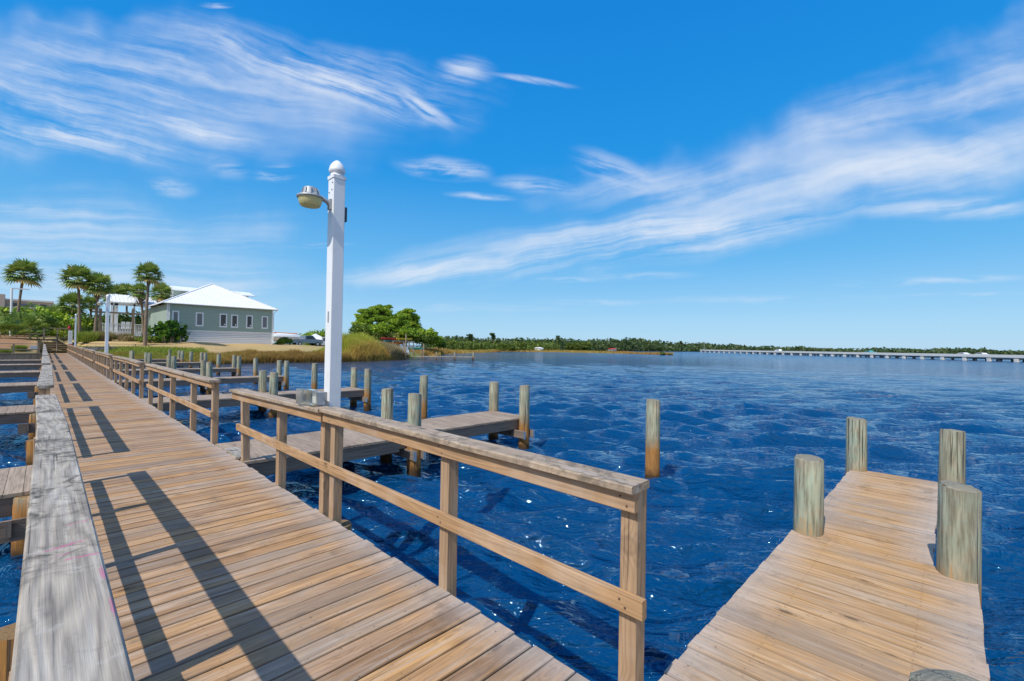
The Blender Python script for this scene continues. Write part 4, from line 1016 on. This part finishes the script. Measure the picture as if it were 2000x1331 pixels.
m = MB(); m.tube([bl+Vector((-2.0, 0, 1.2)), bl+Vector((-.6, 0, 1.35)), bl+Vector((2.4, 0, 1.3)), bl+Vector((3.9, 0, 1.15))], [.3, .62, .58, .2], 10); m.build('cover', WHITEC, bt, True)
m = MB(); m.tube([bl+Vector((-1.2, -.2, 1.93)), bl+Vector((2.8, -.2, 1.86))], .08, 8); m.build('stripe', ORANGE, bt)
def canopy(loc, w, h, label):
    t = thing('canopy_tent', loc, label, 'tent'); x, y, z = loc; m = MB(); k = m.addv([(x-w/2, y-w/2, z+h*.6), (x+w/2, y-w/2, z+h*.6), (x+w/2, y+w/2, z+h*.6), (x-w/2, y+w/2, z+h*.6), (x, y, z+h)])
    for a, b in ((0, 1), (1, 2), (2, 3), (3, 0)): m.f.append((k+a, k+b, k+4))
    m.box((x-w/2, y-w/2, z+h*.5), (x+w/2, y-w/2+.02, z+h*.6-.003)); m.box((x+w/2-.02, y-w/2+.03, z+h*.5), (x+w/2, y+w/2, z+h*.6-.003)); m.build('canopy', WHITEC, t)
    for a in (-1, 1):
        for b in (-1, 1): p = MB(); p.tube([(x+a*w*.48, y+b*w*.48, z), (x+a*w*.48, y+b*w*.48, z+h*.6)], .035, 6); p.build('leg', GREYP, t)
canopy(gp(616, 92), 3.2, 2.9, 'small white peaked canopy tent right of the grey pickup truck')
for i, (u, y, lab) in enumerate(((664, 84, 'white covered trailer just right of the near lamp post'),)):
    p_ = gp(u+14, y); t = thing('trailer', p_, lab, 'trailer'); m = MB(); m.box((p_[0]-2.0, p_[1], p_[2]+.5), (p_[0]+1.6, p_[1]+1.9, p_[2]+1.9)); m.build('body', WHITEC, t)
    for s in (-.8, .5): m = MB(); m.tube([(p_[0]+s, p_[1]-.08, p_[2]+.35), (p_[0]+s, p_[1]+.12, p_[2]+.35)], .33, 14); m.build('wheel', RUBBER, t)
# kayak rack on the shore
def kayak_area():
    yk = 64.5
    R = thing('kayak_rack', (aty(785, 660, yk).x, yk, .8), 'weathered timber rack loaded with kayaks at the end of the reeds', 'rack')
    xa, xb = aty(768, 660, yk).x, aty(808, 660, yk).x; zt = aty(790, 665, yk).z
    for x in (xa, (xa+xb)/2, xb):
        for yy in (yk, yk+1.3): m = MB(); m.board([(x, yy, .3), (x, yy, zt-.1)], .14, .14, (0, 1, 0), 0); m.build('post', WO, R)
    for z in (zt-.15, zt-.95): m = MB(); m.board([(xa, yk, z), (xb, yk, z)], .10, .12, ch=0); m.board([(xa, yk+1.3, z), (xb, yk+1.3, z)], .10, .12, ch=0); m.build('beam', WO, R)
    m = MB(); m.board([(xb+.2, yk-1.5, .4), (xb-1.2, yk-.3, zt-.9)], .25, .10, ch=0); m.build('brace', WO, R)
    def kay(u, dy, dz, L, mt, rz, lab):
        x = aty(u, 660, yk).x; m = MB(); hull(m, L, .75, .38, (x, yk+dy, zt+dz), rz, pointy=1.6)
        o = m.build('kayak', mt, None, True, origin=(x, yk+dy, zt+dz)); tag(o, lab, 'kayak', 'kayaks on the shore')
    kay(792, .3, .0, 3.4, YELLOW, rad(10), 'long yellow kayak lying on top of the timber rack')
    kay(764, .4, .0, 3.0, REDP, rad(-4), 'red kayak on the left end of the timber rack top')
    kay(776, .5, -.75, 2.8, ORANGE, rad(5), 'orange kayak on the lower shelf of the timber rack')
    kay(768, .9, -.40, 2.4, TEAL, rad(2), 'teal kayak below the red one on the rack')
    kay(813, .2, -1.55, 3.0, MINT, rad(-6), 'mint green kayak lying on the sand right of the rack')
    for i, (u, dz) in enumerate(((783, -1.3), (792, -1.2), (800, -1.25))):
        x = aty(u, 660, yk-1.3).x; t = thing('beach_chair', (x, yk-1.3, .8), '%s white beach chair in front of the kayak rack' % ('left', 'middle', 'right')[i], 'chair', 'beach chairs')
        m = MB(); m.board([(x-.25, yk-1.3, 1.15), (x+.35, yk-1.3, 1.05)], .5, .05, ch=0); m.build('seat', WHITEC, t)
        m = MB(); m.board([(x-.25, yk-1.3, 1.12), (x-.65, yk-1.3, 1.95)], .5, .05, (0, 1, 0), ch=0); m.build('backrest', WHITEC, t)
        m = MB(); m.tube([(x-.2, yk-1.5, .7), (x-.2, yk-1.5, 1.1)], .03, 6); m.tube([(x+.3, yk-1.5, .7), (x+.3, yk-1.5, 1.05)], .03, 6); m.build('leg', WHITEC, t)
    for u, top in ((793, 652), (828, 672), (823, 682)):
        x = aty(u, 660, yk-2).x; m = MB(); m.tube([(x, yk-2, .1), (x, yk-2, aty(u, top, yk-2).z)], .09, 8); o = m.build('wooden_pole', WO, None, origin=(x, yk-2, .1))
        tag(o, {793: 'tall grey pole rising above the kayak rack', 828: 'grey pole at the root of the small far jetty', 823: 'short pole left of the one at the far jetty root'}[u], 'pole')
kayak_area()
jt = thing('jetty', (42, 60, .5), 'small pale jetty on the far shore with three pairs of short posts', 'jetty')
A, B = Vector((40.5, 61.6, 0)), Vector((48.9, 55.5, 0)); dr_ = (B-A).normalized(); pr = Vector((-dr_.y, dr_.x, 0)); zj = .52
m = MB(); m.board([A+Vector((0, 0, zj)), B+Vector((0, 0, zj))], 1.15, .10, ch=0); m.build('deck_boards', WG, jt)
for q in ((858, 862.5), (889.5, 894.5), (923, 927.5)):
    c0 = {858: Vector((43.9, 59.3, 0)), 889.5: Vector((46.2, 57.5, 0)), 923: Vector((48.6, 55.7, 0))}[q[0]]
    for s in (-1, 1): p = c0+pr*s*.62; m = MB(); m.tube([p+Vector((0, 0, -.8)), p+Vector((0, 0, 1.28))], .085, 8); m.build('post', PILE, jt)
    m = MB(); m.board([c0+pr*-.8+Vector((0, 0, .36)), c0+pr*.8+Vector((0, 0, .36))], .12, .16, ch=0); m.build('cross_beam', WF, jt)
for u, y, h, lab, arm in ((22, 88, 563, 'tall white street lamp with a long arm at the far left', 1.6), (82, 100, 612, 'thin white street lamp behind the step platform', .9)):
    x = aty(u, 600, y).x; z = aty(u, h, y).z; t = thing('street_lamp', (x, y, 3), lab, 'street lamp'); m = MB(); m.tube([(x, y, 2.5), (x, y, z)], .11, 8); m.build('pole', WHITEC, t); m = MB(); m.box((x, y-.08, z-.10), (x+arm, y+.08, z+.04)); m.build('arm', WHITEC, t)
# small boathouses on the far shore
for i, (u, d, w, mt, lab) in enumerate(((1052, 238, 2.6, WHITEC, 'small white shed on the far shore left of the marsh'), (1196, 350, 6, REDP, 'tiny red roofed boathouse under the far trees'), (1125, 300, 2.5, SILVER, 'tiny grey boathouse on the far shore behind the marsh'))):
    c = pg(u, d, .6); t = thing('boathouse', c, lab, 'shed'); m = MB(); m.box((c.x-w/2, c.y-2, .3), (c.x+w/2, c.y+2, 1.5)); m.build('wall', WHITEC if i != 1 else SILVER, t)
    m = MB(); m.prism([(c.x-w/2-.4, c.y-2.4, 1.503), (c.x-w/2-.4, c.y+2.4, 1.503), (c.x-w/2-.4, c.y, 2.2)], (0, 0, 0), (w+.8, 0, 0)); m.build('roof', mt, t)

# ------------------------------------------------------------------ plants
def leaf_quads(C, size, up_bias=0., asp=.5, rs=NR):
    n = len(C); a = rs.normal(size=(n, 3)); a[:, 2] += up_bias; a /= np.linalg.norm(a, axis=1)[:, None]
    b = rs.normal(size=(n, 3)); b -= a*(a*b).sum(1)[:, None]; b /= np.linalg.norm(b, axis=1)[:, None]; c = np.cross(a, b)
    s = np.asarray(size)*np.ones(n)*rs.uniform(.6, 1.4, n); b = b*s[:, None]; c = c*(s*asp)[:, None]
    V = np.stack([C-b, C-c*.9, C+b, C+c], 1).reshape(-1, 3); Fc = np.arange(4*n).reshape(-1, 4)
    return V, Fc, np.repeat(np.clip(rs.normal(.5, .22, n), 0, 1), 4)
def blob_points(n, c, r, rs=NR, shell=.55):
    d = rs.normal(size=(n, 3)); d /= np.linalg.norm(d, axis=1)[:, None]
    q = (shell+(1-shell)*rs.rand(n)**.6)
    lump = 1+.22*np.sin(d[:, 0]*5+c[0])*np.sin(d[:, 1]*6+c[1])*1.0+.15*np.sin(d[:, 2]*9+c[2])
    return np.array(c)+d*np.array(r)*(q*lump)[:, None]
def crown_from(blobs, dens, size, asp=.5, up=.3, shell=.5):
    V = []; Fs = []; R_ = []; off = 0
    for c, r in blobs:
        n = int(dens*(r[0]*r[1]*r[2])**(2/3)); P = blob_points(max(n, 12), c, r, shell=shell); v, f, q = leaf_quads(P, size, up, asp)
        tone = NR.normal(0, .14); V.append(v); Fs.append(f+off); R_.append(np.clip(q+tone, 0, 1)); off += len(v)
    return np.concatenate(V), np.concatenate(Fs), np.concatenate(R_)
def bush(x, y, w, h, mt, label, name='bush', cat='bush', size=.16, dens=520, depth=None, z=None, group=None, k=9):
    z = gz(x, y) if z is None else z; d = depth or w*.7; bl = []
    for i in range(k):
        f = (i+.5)/k-.5; bl.append(((x+f*w*.8, y+NR.uniform(-.3, .3)*d, z+h*NR.uniform(.35, .62)), (w*.24, d*.32, h*NR.uniform(.32, .46))))
    V, Fc, q = crown_from(bl, dens, size, shell=.35)
    o = np_mesh(name, V, Fc, mt, q, origin=(x, y, z)); tag(o, label, cat, group); return o
def tree(x, y, z, blobs, limbs, mt, label, name='tree', size=.35, dens=150, tr=.22, group=None, shell=.3, asp=.5):
    t = thing(name, (x, y, z), label, 'tree', group)
    m = MB()
    for l in limbs: m.tube(l[0], l[1], 7)
    m.build('trunk', BARK, t, True)
    V, Fc, q = crown_from(blobs, dens, size, shell=shell, asp=asp); np_mesh('crown', V, Fc, mt, q, parent=t); return t
def fan_frond(V, Fc, R_, base, dirv, plen, fr, nseg=14, tone=.5, droop=.55):
    """a fan palm leaf: petiole, then narrow segments radiating and drooping at the tips"""
    d = dirv/np.linalg.norm(dirv); side = np.cross(d, [0, 0, 1.]); side /= (np.linalg.norm(side)+1e-6); upv = np.cross(side, d)
    tip = base+d*plen+np.array([0, 0, -.05*plen*max(0, 1-d[2])])
    def quad(a, b, c, e, t): k = len(V); V.extend([a, b, c, e]); Fc.append([k, k+1, k+2, k+3]); R_.extend([t]*4)
    quad(base-side*.03, base+side*.03, tip+side*.015, tip-side*.015, tone)
    for i in range(nseg):
        a = (i/(nseg-1)-.5)*2*1.75; ln = fr*(1-.25*abs(a)/1.75)*NR.uniform(.85, 1.1); dd = d*math.cos(a)+side*math.sin(a)+upv*.18*math.cos(a*1.3)
        dd /= np.linalg.norm(dd); w = fr*.085; sd_ = np.cross(dd, upv); sd_ /= (np.linalg.norm(sd_)+1e-6)
        p1 = tip+dd*ln*.55; p2 = tip+dd*ln*.95+np.array([0, 0, -droop*ln*.45*NR.uniform(.6, 1.4)]); t = min(1, max(0, tone+NR.normal(0, .10)))
        quad(tip, tip, p1+sd_*w, p1-sd_*w, t); quad(p1-sd_*w, p1+sd_*w, p2+sd_*w*.12, p2-sd_*w*.12, t)
def palm(x, y, z0, ztop, R, label, lean=(0, 0), boots=.5, n=34, trunk_r=.17, name='palm_tree', group='sabal palms near the house', drop=1.0, dead=.04):
    t = thing(name, (x, y, z0), label, 'palm tree', group); H = ztop-z0
    m = MB(); pts = []; K = 9
    for i in range(K):
        f = i/(K-1); pts.append((x+lean[0]*(f**1.6-1), y+lean[1]*(f**1.6-1), z0-.1+(H-R*.25)*f))
    rs_ = [trunk_r*(1.25-.45*min(1, i/(K-1)*1.5)+(.0 if i < K-2 else boots*.35)) for i in range(K)]
    m.tube(pts, rs_, 10)
    tp = Vector(pts[-1]); 
    for i in range(int(90*boots)):      # cut leaf bases under the crown
        a = random.uniform(0, 6.28); zz = random.uniform(-1.5*boots-.3, .1); r0 = trunk_r*1.1; e = Vector((math.cos(a), math.sin(a), .9)); b = tp+Vector((math.cos(a)*r0, math.sin(a)*r0, zz))
        m.board([b, b+e*.30*(.6+boots)], .09, .03, ch=0)
    m.build('trunk', BARK, t, True)
    V = []; Fc = []; R_ = []; c = np.array(tp)+np.array([0, 0, .1])
    for i in range(n):
        f = (i+.5)/n; el = math.asin(max(-1, min(1, 1-f*1.62*drop))); az = i*2.39996+NR.uniform(-.25, .25)
        d = np.array([math.cos(az)*math.cos(el), math.sin(az)*math.cos(el), math.sin(el)])
        tone = .35+.35*(1-f)+NR.normal(0, .08); 
        if f > 1-dead: tone = .95
        fan_frond(V, Fc, R_, c, d, R*.50*NR.uniform(.85, 1.1), R*.62, tone=tone, droop=.22+.35*f)
    np_mesh('crown', np.array(V), np.array(Fc), L_PALM, R_, parent=t); return t
def uy(u, y): return aty(u, 640, y).x
def zz(u, v, y): return aty(u, v, y).z
# (photo column of crown, crown centre row, foot column, distance y, crown radius)
PALMS = [(43, 531, 32, 90, 2.3, 'tall leaning palm standing alone at the far left', .35), (150, 541, 156, 79, 2.1, 'tall palm left of the pair beside the far lamp post', .3),
         (191, 553, 186, 78, 1.85, 'palm with thick brown leaf bases, right one of the pair', 1.0), (288, 533, 284, 66.8, 1.65, 'tall slender palm standing in front of the green house', .3),
         (314, 570, 307, 80.5, 1.7, 'short palm beside the left corner of the house roof', 1.0), (272, 567, 281, 83, 1.5, 'short palm with shaggy trunk behind the tall one at the house', 1.0),
         (222, 573, 222, 96, 2.0, 'palm rising behind the left end of the white porch roof', .4), (246, 570, 247, 99, 2.0, 'palm rising behind the middle of the white porch roof', .4),
         (140, 592, 152, 100, 2.2, 'low palm between the two tall ones left of the porch', .5), (176, 592, 178, 104, 1.6, 'small palm between the trunks of the tall pair', .5),
         (100, 618, 101, 104, 2.4, 'squat palm with brown skirt in front of the condo building', 1.0), (120, 612, 121, 112, 2.2, 'squat palm right of the condo building', 1.0), (148, 636, 150, 120, 1.2, 'tiny palm beyond the middle lamp post', .5)]
for (uc, vc, uf, y, R, lab, bo) in PALMS:
    xc, xf = uy(uc, y), uy(uf, y); palm(xc, y, gz(xf, y)-.1, zz(uc, vc, y)+R*.12, R, lab, lean=(xc-xf, 0), boots=bo, n=38 if R > 1.5 else 26, drop=1.0 if bo < .9 else 1.1)
# palmetto shrubs and bushes at the left
for i, (u, y, w, h, lab) in enumerate(((12, 79, 3.4, 2.6, 'broad palmetto shrub at the left edge of the picture'), (48, 78, 3.2, 3.3, 'grey green palmetto shrub left of the steps'), (33, 86, 3.0, 3.6, 'taller palmetto behind the others left of the steps'))):
    x = uy(u, y); z = gz(x, y); V = []; Fc = []; R_ = []
    for k in range(34):
        b = np.array([x+NR.uniform(-.5, .5)*w*.55, y+NR.uniform(-.8, .8), z+.05+h*.35*NR.rand()]); az = NR.uniform(0, 6.28); el = NR.uniform(.15, 1.5)
        fan_frond(V, Fc, R_, b, np.array([math.cos(az)*math.cos(el), math.sin(az)*math.cos(el), math.sin(el)]), h*.45, h*.30, tone=.45+NR.normal(0, .12))
    tag(np_mesh('palmetto', np.array(V), np.array(Fc), L_PALM, R_, origin=(x, y, z)), lab, 'shrub', 'palmetto shrubs left of the steps')
BUSH = [(10, 92, 9, 3.4, L_DARK, 'dark green hedge of shrubs behind the palmettos at the far left'), (60, 100, 12, 4.2, L_PINE, 'green shrub thicket in front of the condo building'), (105, 96, 6, 2.2, L_LIME, 'lime yellow bush behind the step platform'),
        (122, 90, 3.5, 1.2, L_LIME, 'low yellow green bush right of the step platform post'), (98, 86, 3.5, .8, L_LIME, 'low lime ground bush seen under the platform beam'), (128, 122, 9, 3.2, L_PINE, 'green bushes far behind between the steps and the palms'),
        (166, 110, 9, 4.0, L_PINE, 'green shrub mass behind the tall palm pair'), (205, 108, 9, 4.0, L_DARK, 'dark shrub mass left of the porch'), (252, 99, 10, 4.0, L_DARK, 'dark shrubs behind the porch posts'),
        (178, 79, 4.2, 1.3, L_DARK, 'low dark hedge at the foot of the palm pair'), (305, 69, 3.4, .75, L_DARK, 'clipped low hedge in front of the banana plants'), (268, 72, 3.0, .85, L_MUHLY, 'low grey shrub left of the clipped hedge'),
        (560, 72.5, 1.9, 1.25, L_DARK, 'round green shrub just right of the house corner'), (549, 71.6, 1.5, .85, L_LIME, 'lime green shrub at the right house corner'),
        (622, 108, 8, 4.6, L_PINE, 'green dome of shrubs behind the canopy tent'), (190, 92, 4, 2.0, L_DARK, 'dark bush under the small palm left of the porch')]
for (u, y, w, h, mt, lab) in BUSH: bush(uy(u, y), y, w, h, mt, lab, size=.13 if w < 5 else .24, dens=420 if w < 5 else 190)
# banana plants by the house
for i, (u, y, h, lab) in enumerate(((302, 69.2, 2.7, 'leftmost broad leaved banana plant by the house corner'), (318, 69.4, 3.3, 'second broad leaved banana plant from the left'), (336, 68.9, 3.6, 'tallest banana plant in front of the first house window'), (352, 69.1, 2.7, 'rightmost banana plant against the house wall'), (327, 68.4, 2.0, 'low banana plant in front of the tallest one'))):
    x = uy(u, y); z = gz(x, y)-.05; t = thing('banana_plant', (x, y, z), lab, 'banana plant', 'banana plants at the house corner'); V = []; Fc = []; R_ = []; m = MB()
    for k in range(7): sx, sy = NR.uniform(-.5, .5), NR.uniform(-.4, .3); m.tube([(x+sx, y+sy, z), (x+sx*1.2, y+sy, z+h*.4)], [.09, .06], 6)
    m.build('stem', BARK, t)
    for k in range(56):
        b = np.array([x+NR.uniform(-.75, .75), y+NR.uniform(-.6, .2), z+h*NR.uniform(.02, .60)]); az = NR.uniform(0, 6.28); el = NR.uniform(.5, 1.4); ln = h*NR.uniform(.28, .46)
        d = np.array([math.cos(az)*math.cos(el), math.sin(az)*math.cos(el), math.sin(el)]); s = np.cross(d, [0, 0, 1.]); s /= np.linalg.norm(s); w = ln*.17; q = np.clip(NR.normal(.5, .22), 0, 1)
        P_ = [b+d*ln*f+np.array([0, 0, -.35*ln*f**3]) for f in (.0, .3, .65, 1)]; W_ = [.02, w, w*.95, .02]
        for j in range(3): kk = len(V); V += [P_[j]-s*W_[j], P_[j]+s*W_[j], P_[j+1]+s*W_[j+1], P_[j+1]-s*W_[j+1]]; Fc.append([kk, kk+1, kk+2, kk+3]); R_ += [q]*4
    np_mesh('foliage', np.array(V), np.array(Fc), L_BANANA, R_, parent=t)

# grasses: many single blades
def blades(name, P, h, w, mt, rnd, lean=.25, wind=(.1, -.05), label=None, cat=None, kind=None, origin=None):
    n = len(P); a = NR.uniform(0, 6.283, n); h = np.asarray(h)*NR.uniform(.6, 1.15, n); w = np.asarray(w)*np.ones(n)
    sx, sy = np.cos(a)*w, np.sin(a)*w; lx = NR.normal(0, lean, n)*h+wind[0]*h; ly = NR.normal(0, lean, n)*h+wind[1]*h
    B = P; Mid = P+np.stack([lx*.35, ly*.35, h*.6], 1); T = P+np.stack([lx, ly, h], 1); S = np.stack([sx, sy, 0*sx], 1)
    V = np.stack([B-S, B+S, Mid+S*.8, Mid-S*.8, T], 1).reshape(-1, 3); b = np.arange(n)[:, None]*5
    Fq = np.concatenate([b+0, b+1, b+2, b+3], 1); Ft = np.concatenate([b+3, b+2, b+4, b+4], 1)
    r = np.repeat(np.clip(rnd, 0, 1), 5); o = np_mesh(name, V, np.concatenate([Fq, Ft]), mt, r, origin=origin); tag(o, label, cat, None, kind); return o
def on_shore(n, x0, x1, s0, s1, pw=1.0):
    x = NR.uniform(x0, x1, n); s = s0+(s1-s0)*NR.rand(n)**pw; y = shore_y(x)+s; return np.stack([x, y, ground_z(x, y)-.03], 1), s
P, s = on_shore(42000, 3.2, 28, -.1, 5.2, 1.2); clump = np.sin(P[:, 0]*1.9)*np.sin(P[:, 1]*1.3+P[:, 0]*.6)
left = np.clip((P[:, 0]-10)/8, 0, 1)
blades('marsh_grass', P, (.45+.5*left+.30*clump)*(1-.06*s), .022, L_MARSH, .25+.35*(1-left)+.16*clump+NR.normal(0, .15, len(P)), lean=.22, label='marsh grass along the water edge below the lawn', kind='stuff')
P, s = on_shore(12000, 2.6, 13, 1.5, 8.5, 1.0)
blades('green_grass', P, .38, .022, L_GREENG, NR.normal(.5, .2, len(P)), label='bright green grass between the docks and the lawn', kind='stuff')
P, s = on_shore(42000, 25.5, 37.5, .0, 6.8, .9); c = np.sin(P[:, 0]*1.4+1)*np.sin(P[:, 1]*1.1+P[:, 0]*.5); ramp_h = np.interp(P[:, 0], [26, 28, 29.5, 33, 35, 37.5], [.4, 1.2, 2.9, 3.2, 2.3, 1.3])
blades('tall_reeds', P, ramp_h*(1+.12*c)*np.interp(s, [0, 1.5, 6.8], [.35, .8, 1.0]), .03, L_REED, np.interp(s, [0, 3, 6], [.2, .6, .9])+.15*c+NR.normal(0, .12, len(P)), lean=.15, label='tall yellow green reeds right of the near lamp post', kind='stuff')
P, s = on_shore(16000, 35.5, 41.5, .0, 5.2, .9)
blades('dry_reeds', P, np.interp(P[:, 0], [35.5, 37.5, 41.5], [2.2, 2.1, .9]), .03, L_DRY, NR.rand(len(P)), lean=.2, label='dry straw coloured reeds sloping down to the small jetty', kind='stuff')
P, s = on_shore(9000, 42, 50, .5, 8, .9)
blades('bank_grass', P, .55, .03, L_GREENG, NR.normal(.5, .2, len(P)), label='bright grass bank behind the small jetty', kind='stuff')
P, s = on_shore(14000, 50, 100, .0, 8, .9)
blades('shore_grass', P, 1.0, .05, L_MARSH, NR.normal(.35, .15, len(P)), label='brown grass along the shore beyond the small jetty', kind='stuff')
for (u, y, r, h, lab, mt) in ((172, 75.5, 1.6, 1.3, 'wispy green ornamental grass clump at the end of the boardwalk', L_GREENG), (197, 76, 1.7, 1.3, 'pinkish ornamental grass clump left of the second lamp post', L_MUHLY), (245, 73, 1.0, 1.05, 'round tuft of ornamental grass alone on the lawn left of the hedge', L_MUHLY), (5, 68, 1.0, .7, 'green grass tuft on the shore at the left edge', L_GREENG), (39, 70, .8, .6, 'small grass tuft behind the left shore rail', L_GREENG)):
    x = uy(u, y); a = NR.uniform(0, 6.28, 1500); q = NR.rand(1500)**.5*r*.6; P = np.stack([x+np.cos(a)*q, y+np.sin(a)*q, np.full(1500, gz(x, y)-.03)], 1)
    blades('grass_clump', P, h, .018, mt, NR.rand(1500), lean=.35, label=lab, cat='grass clump', origin=(x, y, gz(x, y)))
# far marsh blades
def marsh_blades(strips, n):
    out = []
    for L in strips:
        k = NR.randint(0, len(L)-1, n); f = NR.rand(n); g = NR.rand(n)
        A_ = np.array([tuple(p[0]) for p in L]); B_ = np.array([tuple(p[1]) for p in L])
        out.append((A_[k]*(1-f)[:, None]+A_[k+1]*f[:, None])*(1-g)[:, None]+(B_[k]*(1-f)[:, None]+B_[k+1]*f[:, None])*g[:, None])
    return np.concatenate(out)
P = marsh_blades([M1, M2], 11000); dist = np.hypot(P[:, 0], P[:, 1])
blades('far_marsh_grass', P, .55+.25*np.sin(P[:, 0]*.3), dist*.0006, L_MARSH, .42+.2*np.sin(P[:, 0]*.21+P[:, 1]*.13)+NR.normal(0, .1, len(P)), lean=.15, label='tan marsh grass island in the middle distance', kind='stuff')

# pine clump behind the reeds
def pine_group():
    Yt = 96.0
    def X(u): return uy(u, Yt)
    def Z(u, v): return zz(u, v, Yt)
    def blob(u, v, ru, rv, dy=0): x = X(u); return ((x, Yt+dy, Z(u, v)), (abs(X(u+ru)-x), 1.8+abs(X(u+ru)-x)*.5, abs(Z(u, v-rv)-Z(u, v))))
    T = [('tallest pine of the clump behind the reeds, with open crown', 738, [(738, 603, 13, 7), (722, 612, 14, 9), (750, 611, 12, 8), (732, 622, 22, 9), (757, 600, 6, 4)], 0),
         ('left pine of the clump behind the reeds', 706, [(706, 608, 9, 5), (700, 617, 10, 6), (708, 627, 16, 9), (697, 634, 12, 6)], -1),
         ('right pine of the clump behind the reeds, with a rounded crown', 798, [(799, 610, 15, 7), (790, 620, 14, 9), (808, 622, 12, 10), (800, 635, 20, 12), (812, 645, 16, 9)], 1),
         ('middle bushy tree of the clump behind the reeds', 768, [(765, 621, 14, 8), (752, 632, 16, 9), (773, 634, 18, 10), (740, 640, 18, 9)], -2)]
    for lab, u, bl, dy in T:
        B = [blob(*b, dy=dy) for b in bl]; x = X(u); z0 = 1.5
        limbs = [([(x, Yt+dy, z0), (x+.2, Yt+dy, B[0][0][2]-.5)], [.28, .12])]+[([(x+.1, Yt+dy, b[0][2]-2.2), b[0]], [.12, .04]) for b in B[1:]]
        B2 = []
        for c, r in B:                       # break each mass into needle clumps
            for k in range(16):
                d = NR.normal(size=3); d /= np.linalg.norm(d); B2.append(((c[0]+d[0]*r[0]*.68, c[1]+d[1]*r[1]*.68, c[2]+d[2]*r[2]*.68), (r[0]*.40, r[1]*.44, r[2]*.42)))
        tree(x, Yt+dy, z0, B2, limbs, L_PINE, lab, name='pine_tree', size=.15, dens=620, group='pines behind the reeds')
    for (u, v, ru, rv, mt, lab) in ((690, 648, 20, 14, L_DARK, 'dark undergrowth at the left foot of the pines'), (735, 655, 26, 14, L_PALM, 'palmetto undergrowth below the tallest pine'), (790, 656, 26, 13, L_DARK, 'dark undergrowth below the right pine'), (828, 662, 14, 10, L_PINE, 'green shrub sloping down right of the pines'), (845, 671, 7, 7, L_DARK, 'last dark bush at the right end of the pine clump'),
                                     (715, 640, 22, 12, L_PINE, 'green thicket between the left pine and the reeds'), (768, 646, 24, 12, L_PINE, 'green thicket below the middle tree of the pine clump'), (815, 652, 18, 12, L_PINE, 'green thicket on the right slope of the pine clump')):
        bush(X(u), Yt-4, abs(X(u+ru)-X(u))*2.1, abs(Z(u, v-rv)-Z(u, v+rv)), mt, lab, size=.24, dens=230, z=Z(u, v+rv)-.3)
pine_group()

# the far woods: crowns along the opposite shore, read as one mass
def far_woods():
    def band(name, us, dist, hpx, mt, label, seed, csize, lfs, nper, jit=.1):
        rs = np.random.RandomState(seed); C = []; S = []; T_ = []
        for u in us:
            for k in range(2):
                d = dist(u)*(1+.05*k+rs.uniform(-.02, .05)); h = (hpx(u)+1.3*math.sin(u*.037+k)+.9*math.sin(u*.011)+.8*math.sin(u*.093))*d/F*rs.uniform(1-jit, 1+jit)*(1 if k else .93)+CAMZ
                p = pg(u+rs.uniform(-5, 5), d, 0); r = csize*d/300*rs.uniform(.7, 1.25)
                n = nper; q = rs.normal(size=(n, 3)); q /= np.linalg.norm(q, axis=1)[:, None]; q *= (rs.rand(n)**.4)[:, None]
                zc = h-r*.55; cc = np.array([p.x, p.y, zc])
                C.append(cc+q*np.array([r, r, r*.55])); T_.append(np.full(n, rs.normal(.5, .15))); S.append(np.full(n, lfs*d/300))
                n2 = nper; q = rs.uniform(-1, 1, size=(n2, 3)); C.append(np.stack([p.x+q[:, 0]*r*1.1, p.y+q[:, 1]*r, .6+(zc-.6)*rs.rand(n2)], 1)); T_.append(np.full(n2, rs.normal(.38, .12))); S.append(np.full(n2, lfs*d/300))
        C = np.concatenate(C); S = np.concatenate(S); T_ = np.concatenate(T_); V, Fc, q = leaf_quads(C, S, .4, .6, rs)
        q = np.clip(np.repeat(T_, 4)+(q-.5)*.6, 0, 1); tag(np_mesh(name, V, Fc, mt, q), label, kind='stuff')
    top = [(690, 16), (845, 17.5), (880, 18.5), (1000, 17), (1050, 16), (1100, 18.5), (1150, 16.5), (1200, 17), (1260, 18), (1300, 14.5), (1340, 13), (1380, 11), (1450, 11), (1600, 8.5), (1750, 8.5), (1900, 10), (1960, 9), (2150, 10)]
    hp = lambda u: float(np.interp(u, [p[0] for p in top], [p[1] for p in top]))
    band('far_woods', np.arange(835, 2150, 4.6), lambda u: tl(u)*1.03, hp, L_FAR, 'long line of woods on the far shore across the bay', 3, 6.5, .95, 46)
    band('far_thicket', np.arange(850, 1090, 6), lambda u: tl(u)*.90, lambda u: 10.5, L_FARL, 'brighter green thicket in front of the far woods, behind the marsh', 4, 4.2, .75, 36, .25)
    rs = np.random.RandomState(9)
    for u, d, w, h, lab in ((1000, 205, 5, 3.2, 'pale green bush on the far marsh edge, left'), (1128, 262, 14, 6, 'bright green tree clump in front of the far woods'), (1295, 172, 2.5, .9, 'small yellow bush at the tip of the marsh island')):
        p = pg(u, d, .3); bush(p.x, p.y, w, h, L_FARL, lab, size=.5, dens=60, z=.2)
    for u, h in ((963, 23.5), (920, 20.5), (1090, 21), (1330, 15)):
        d = tl(u)*1.02; p = pg(u, d, 0); zt = CAMZ+h*d/F
        tree(p.x, p.y, .5, [((p.x+rs.uniform(-.8, .8), p.y, zt-1.0*k), (1.7-.3*k, 1.2, .55)) for k in range(3)], [([(p.x, p.y, .5), (p.x, p.y, zt-.5)], [.25, .12])], L_FAR, 'lone tall pine standing above the far woods, %s' % {963: 'second from the left', 920: 'leftmost', 1090: 'above the marsh middle', 1330: 'nearest the bridge'}[u], name='pine_tree', size=.45, dens=120)
far_woods()
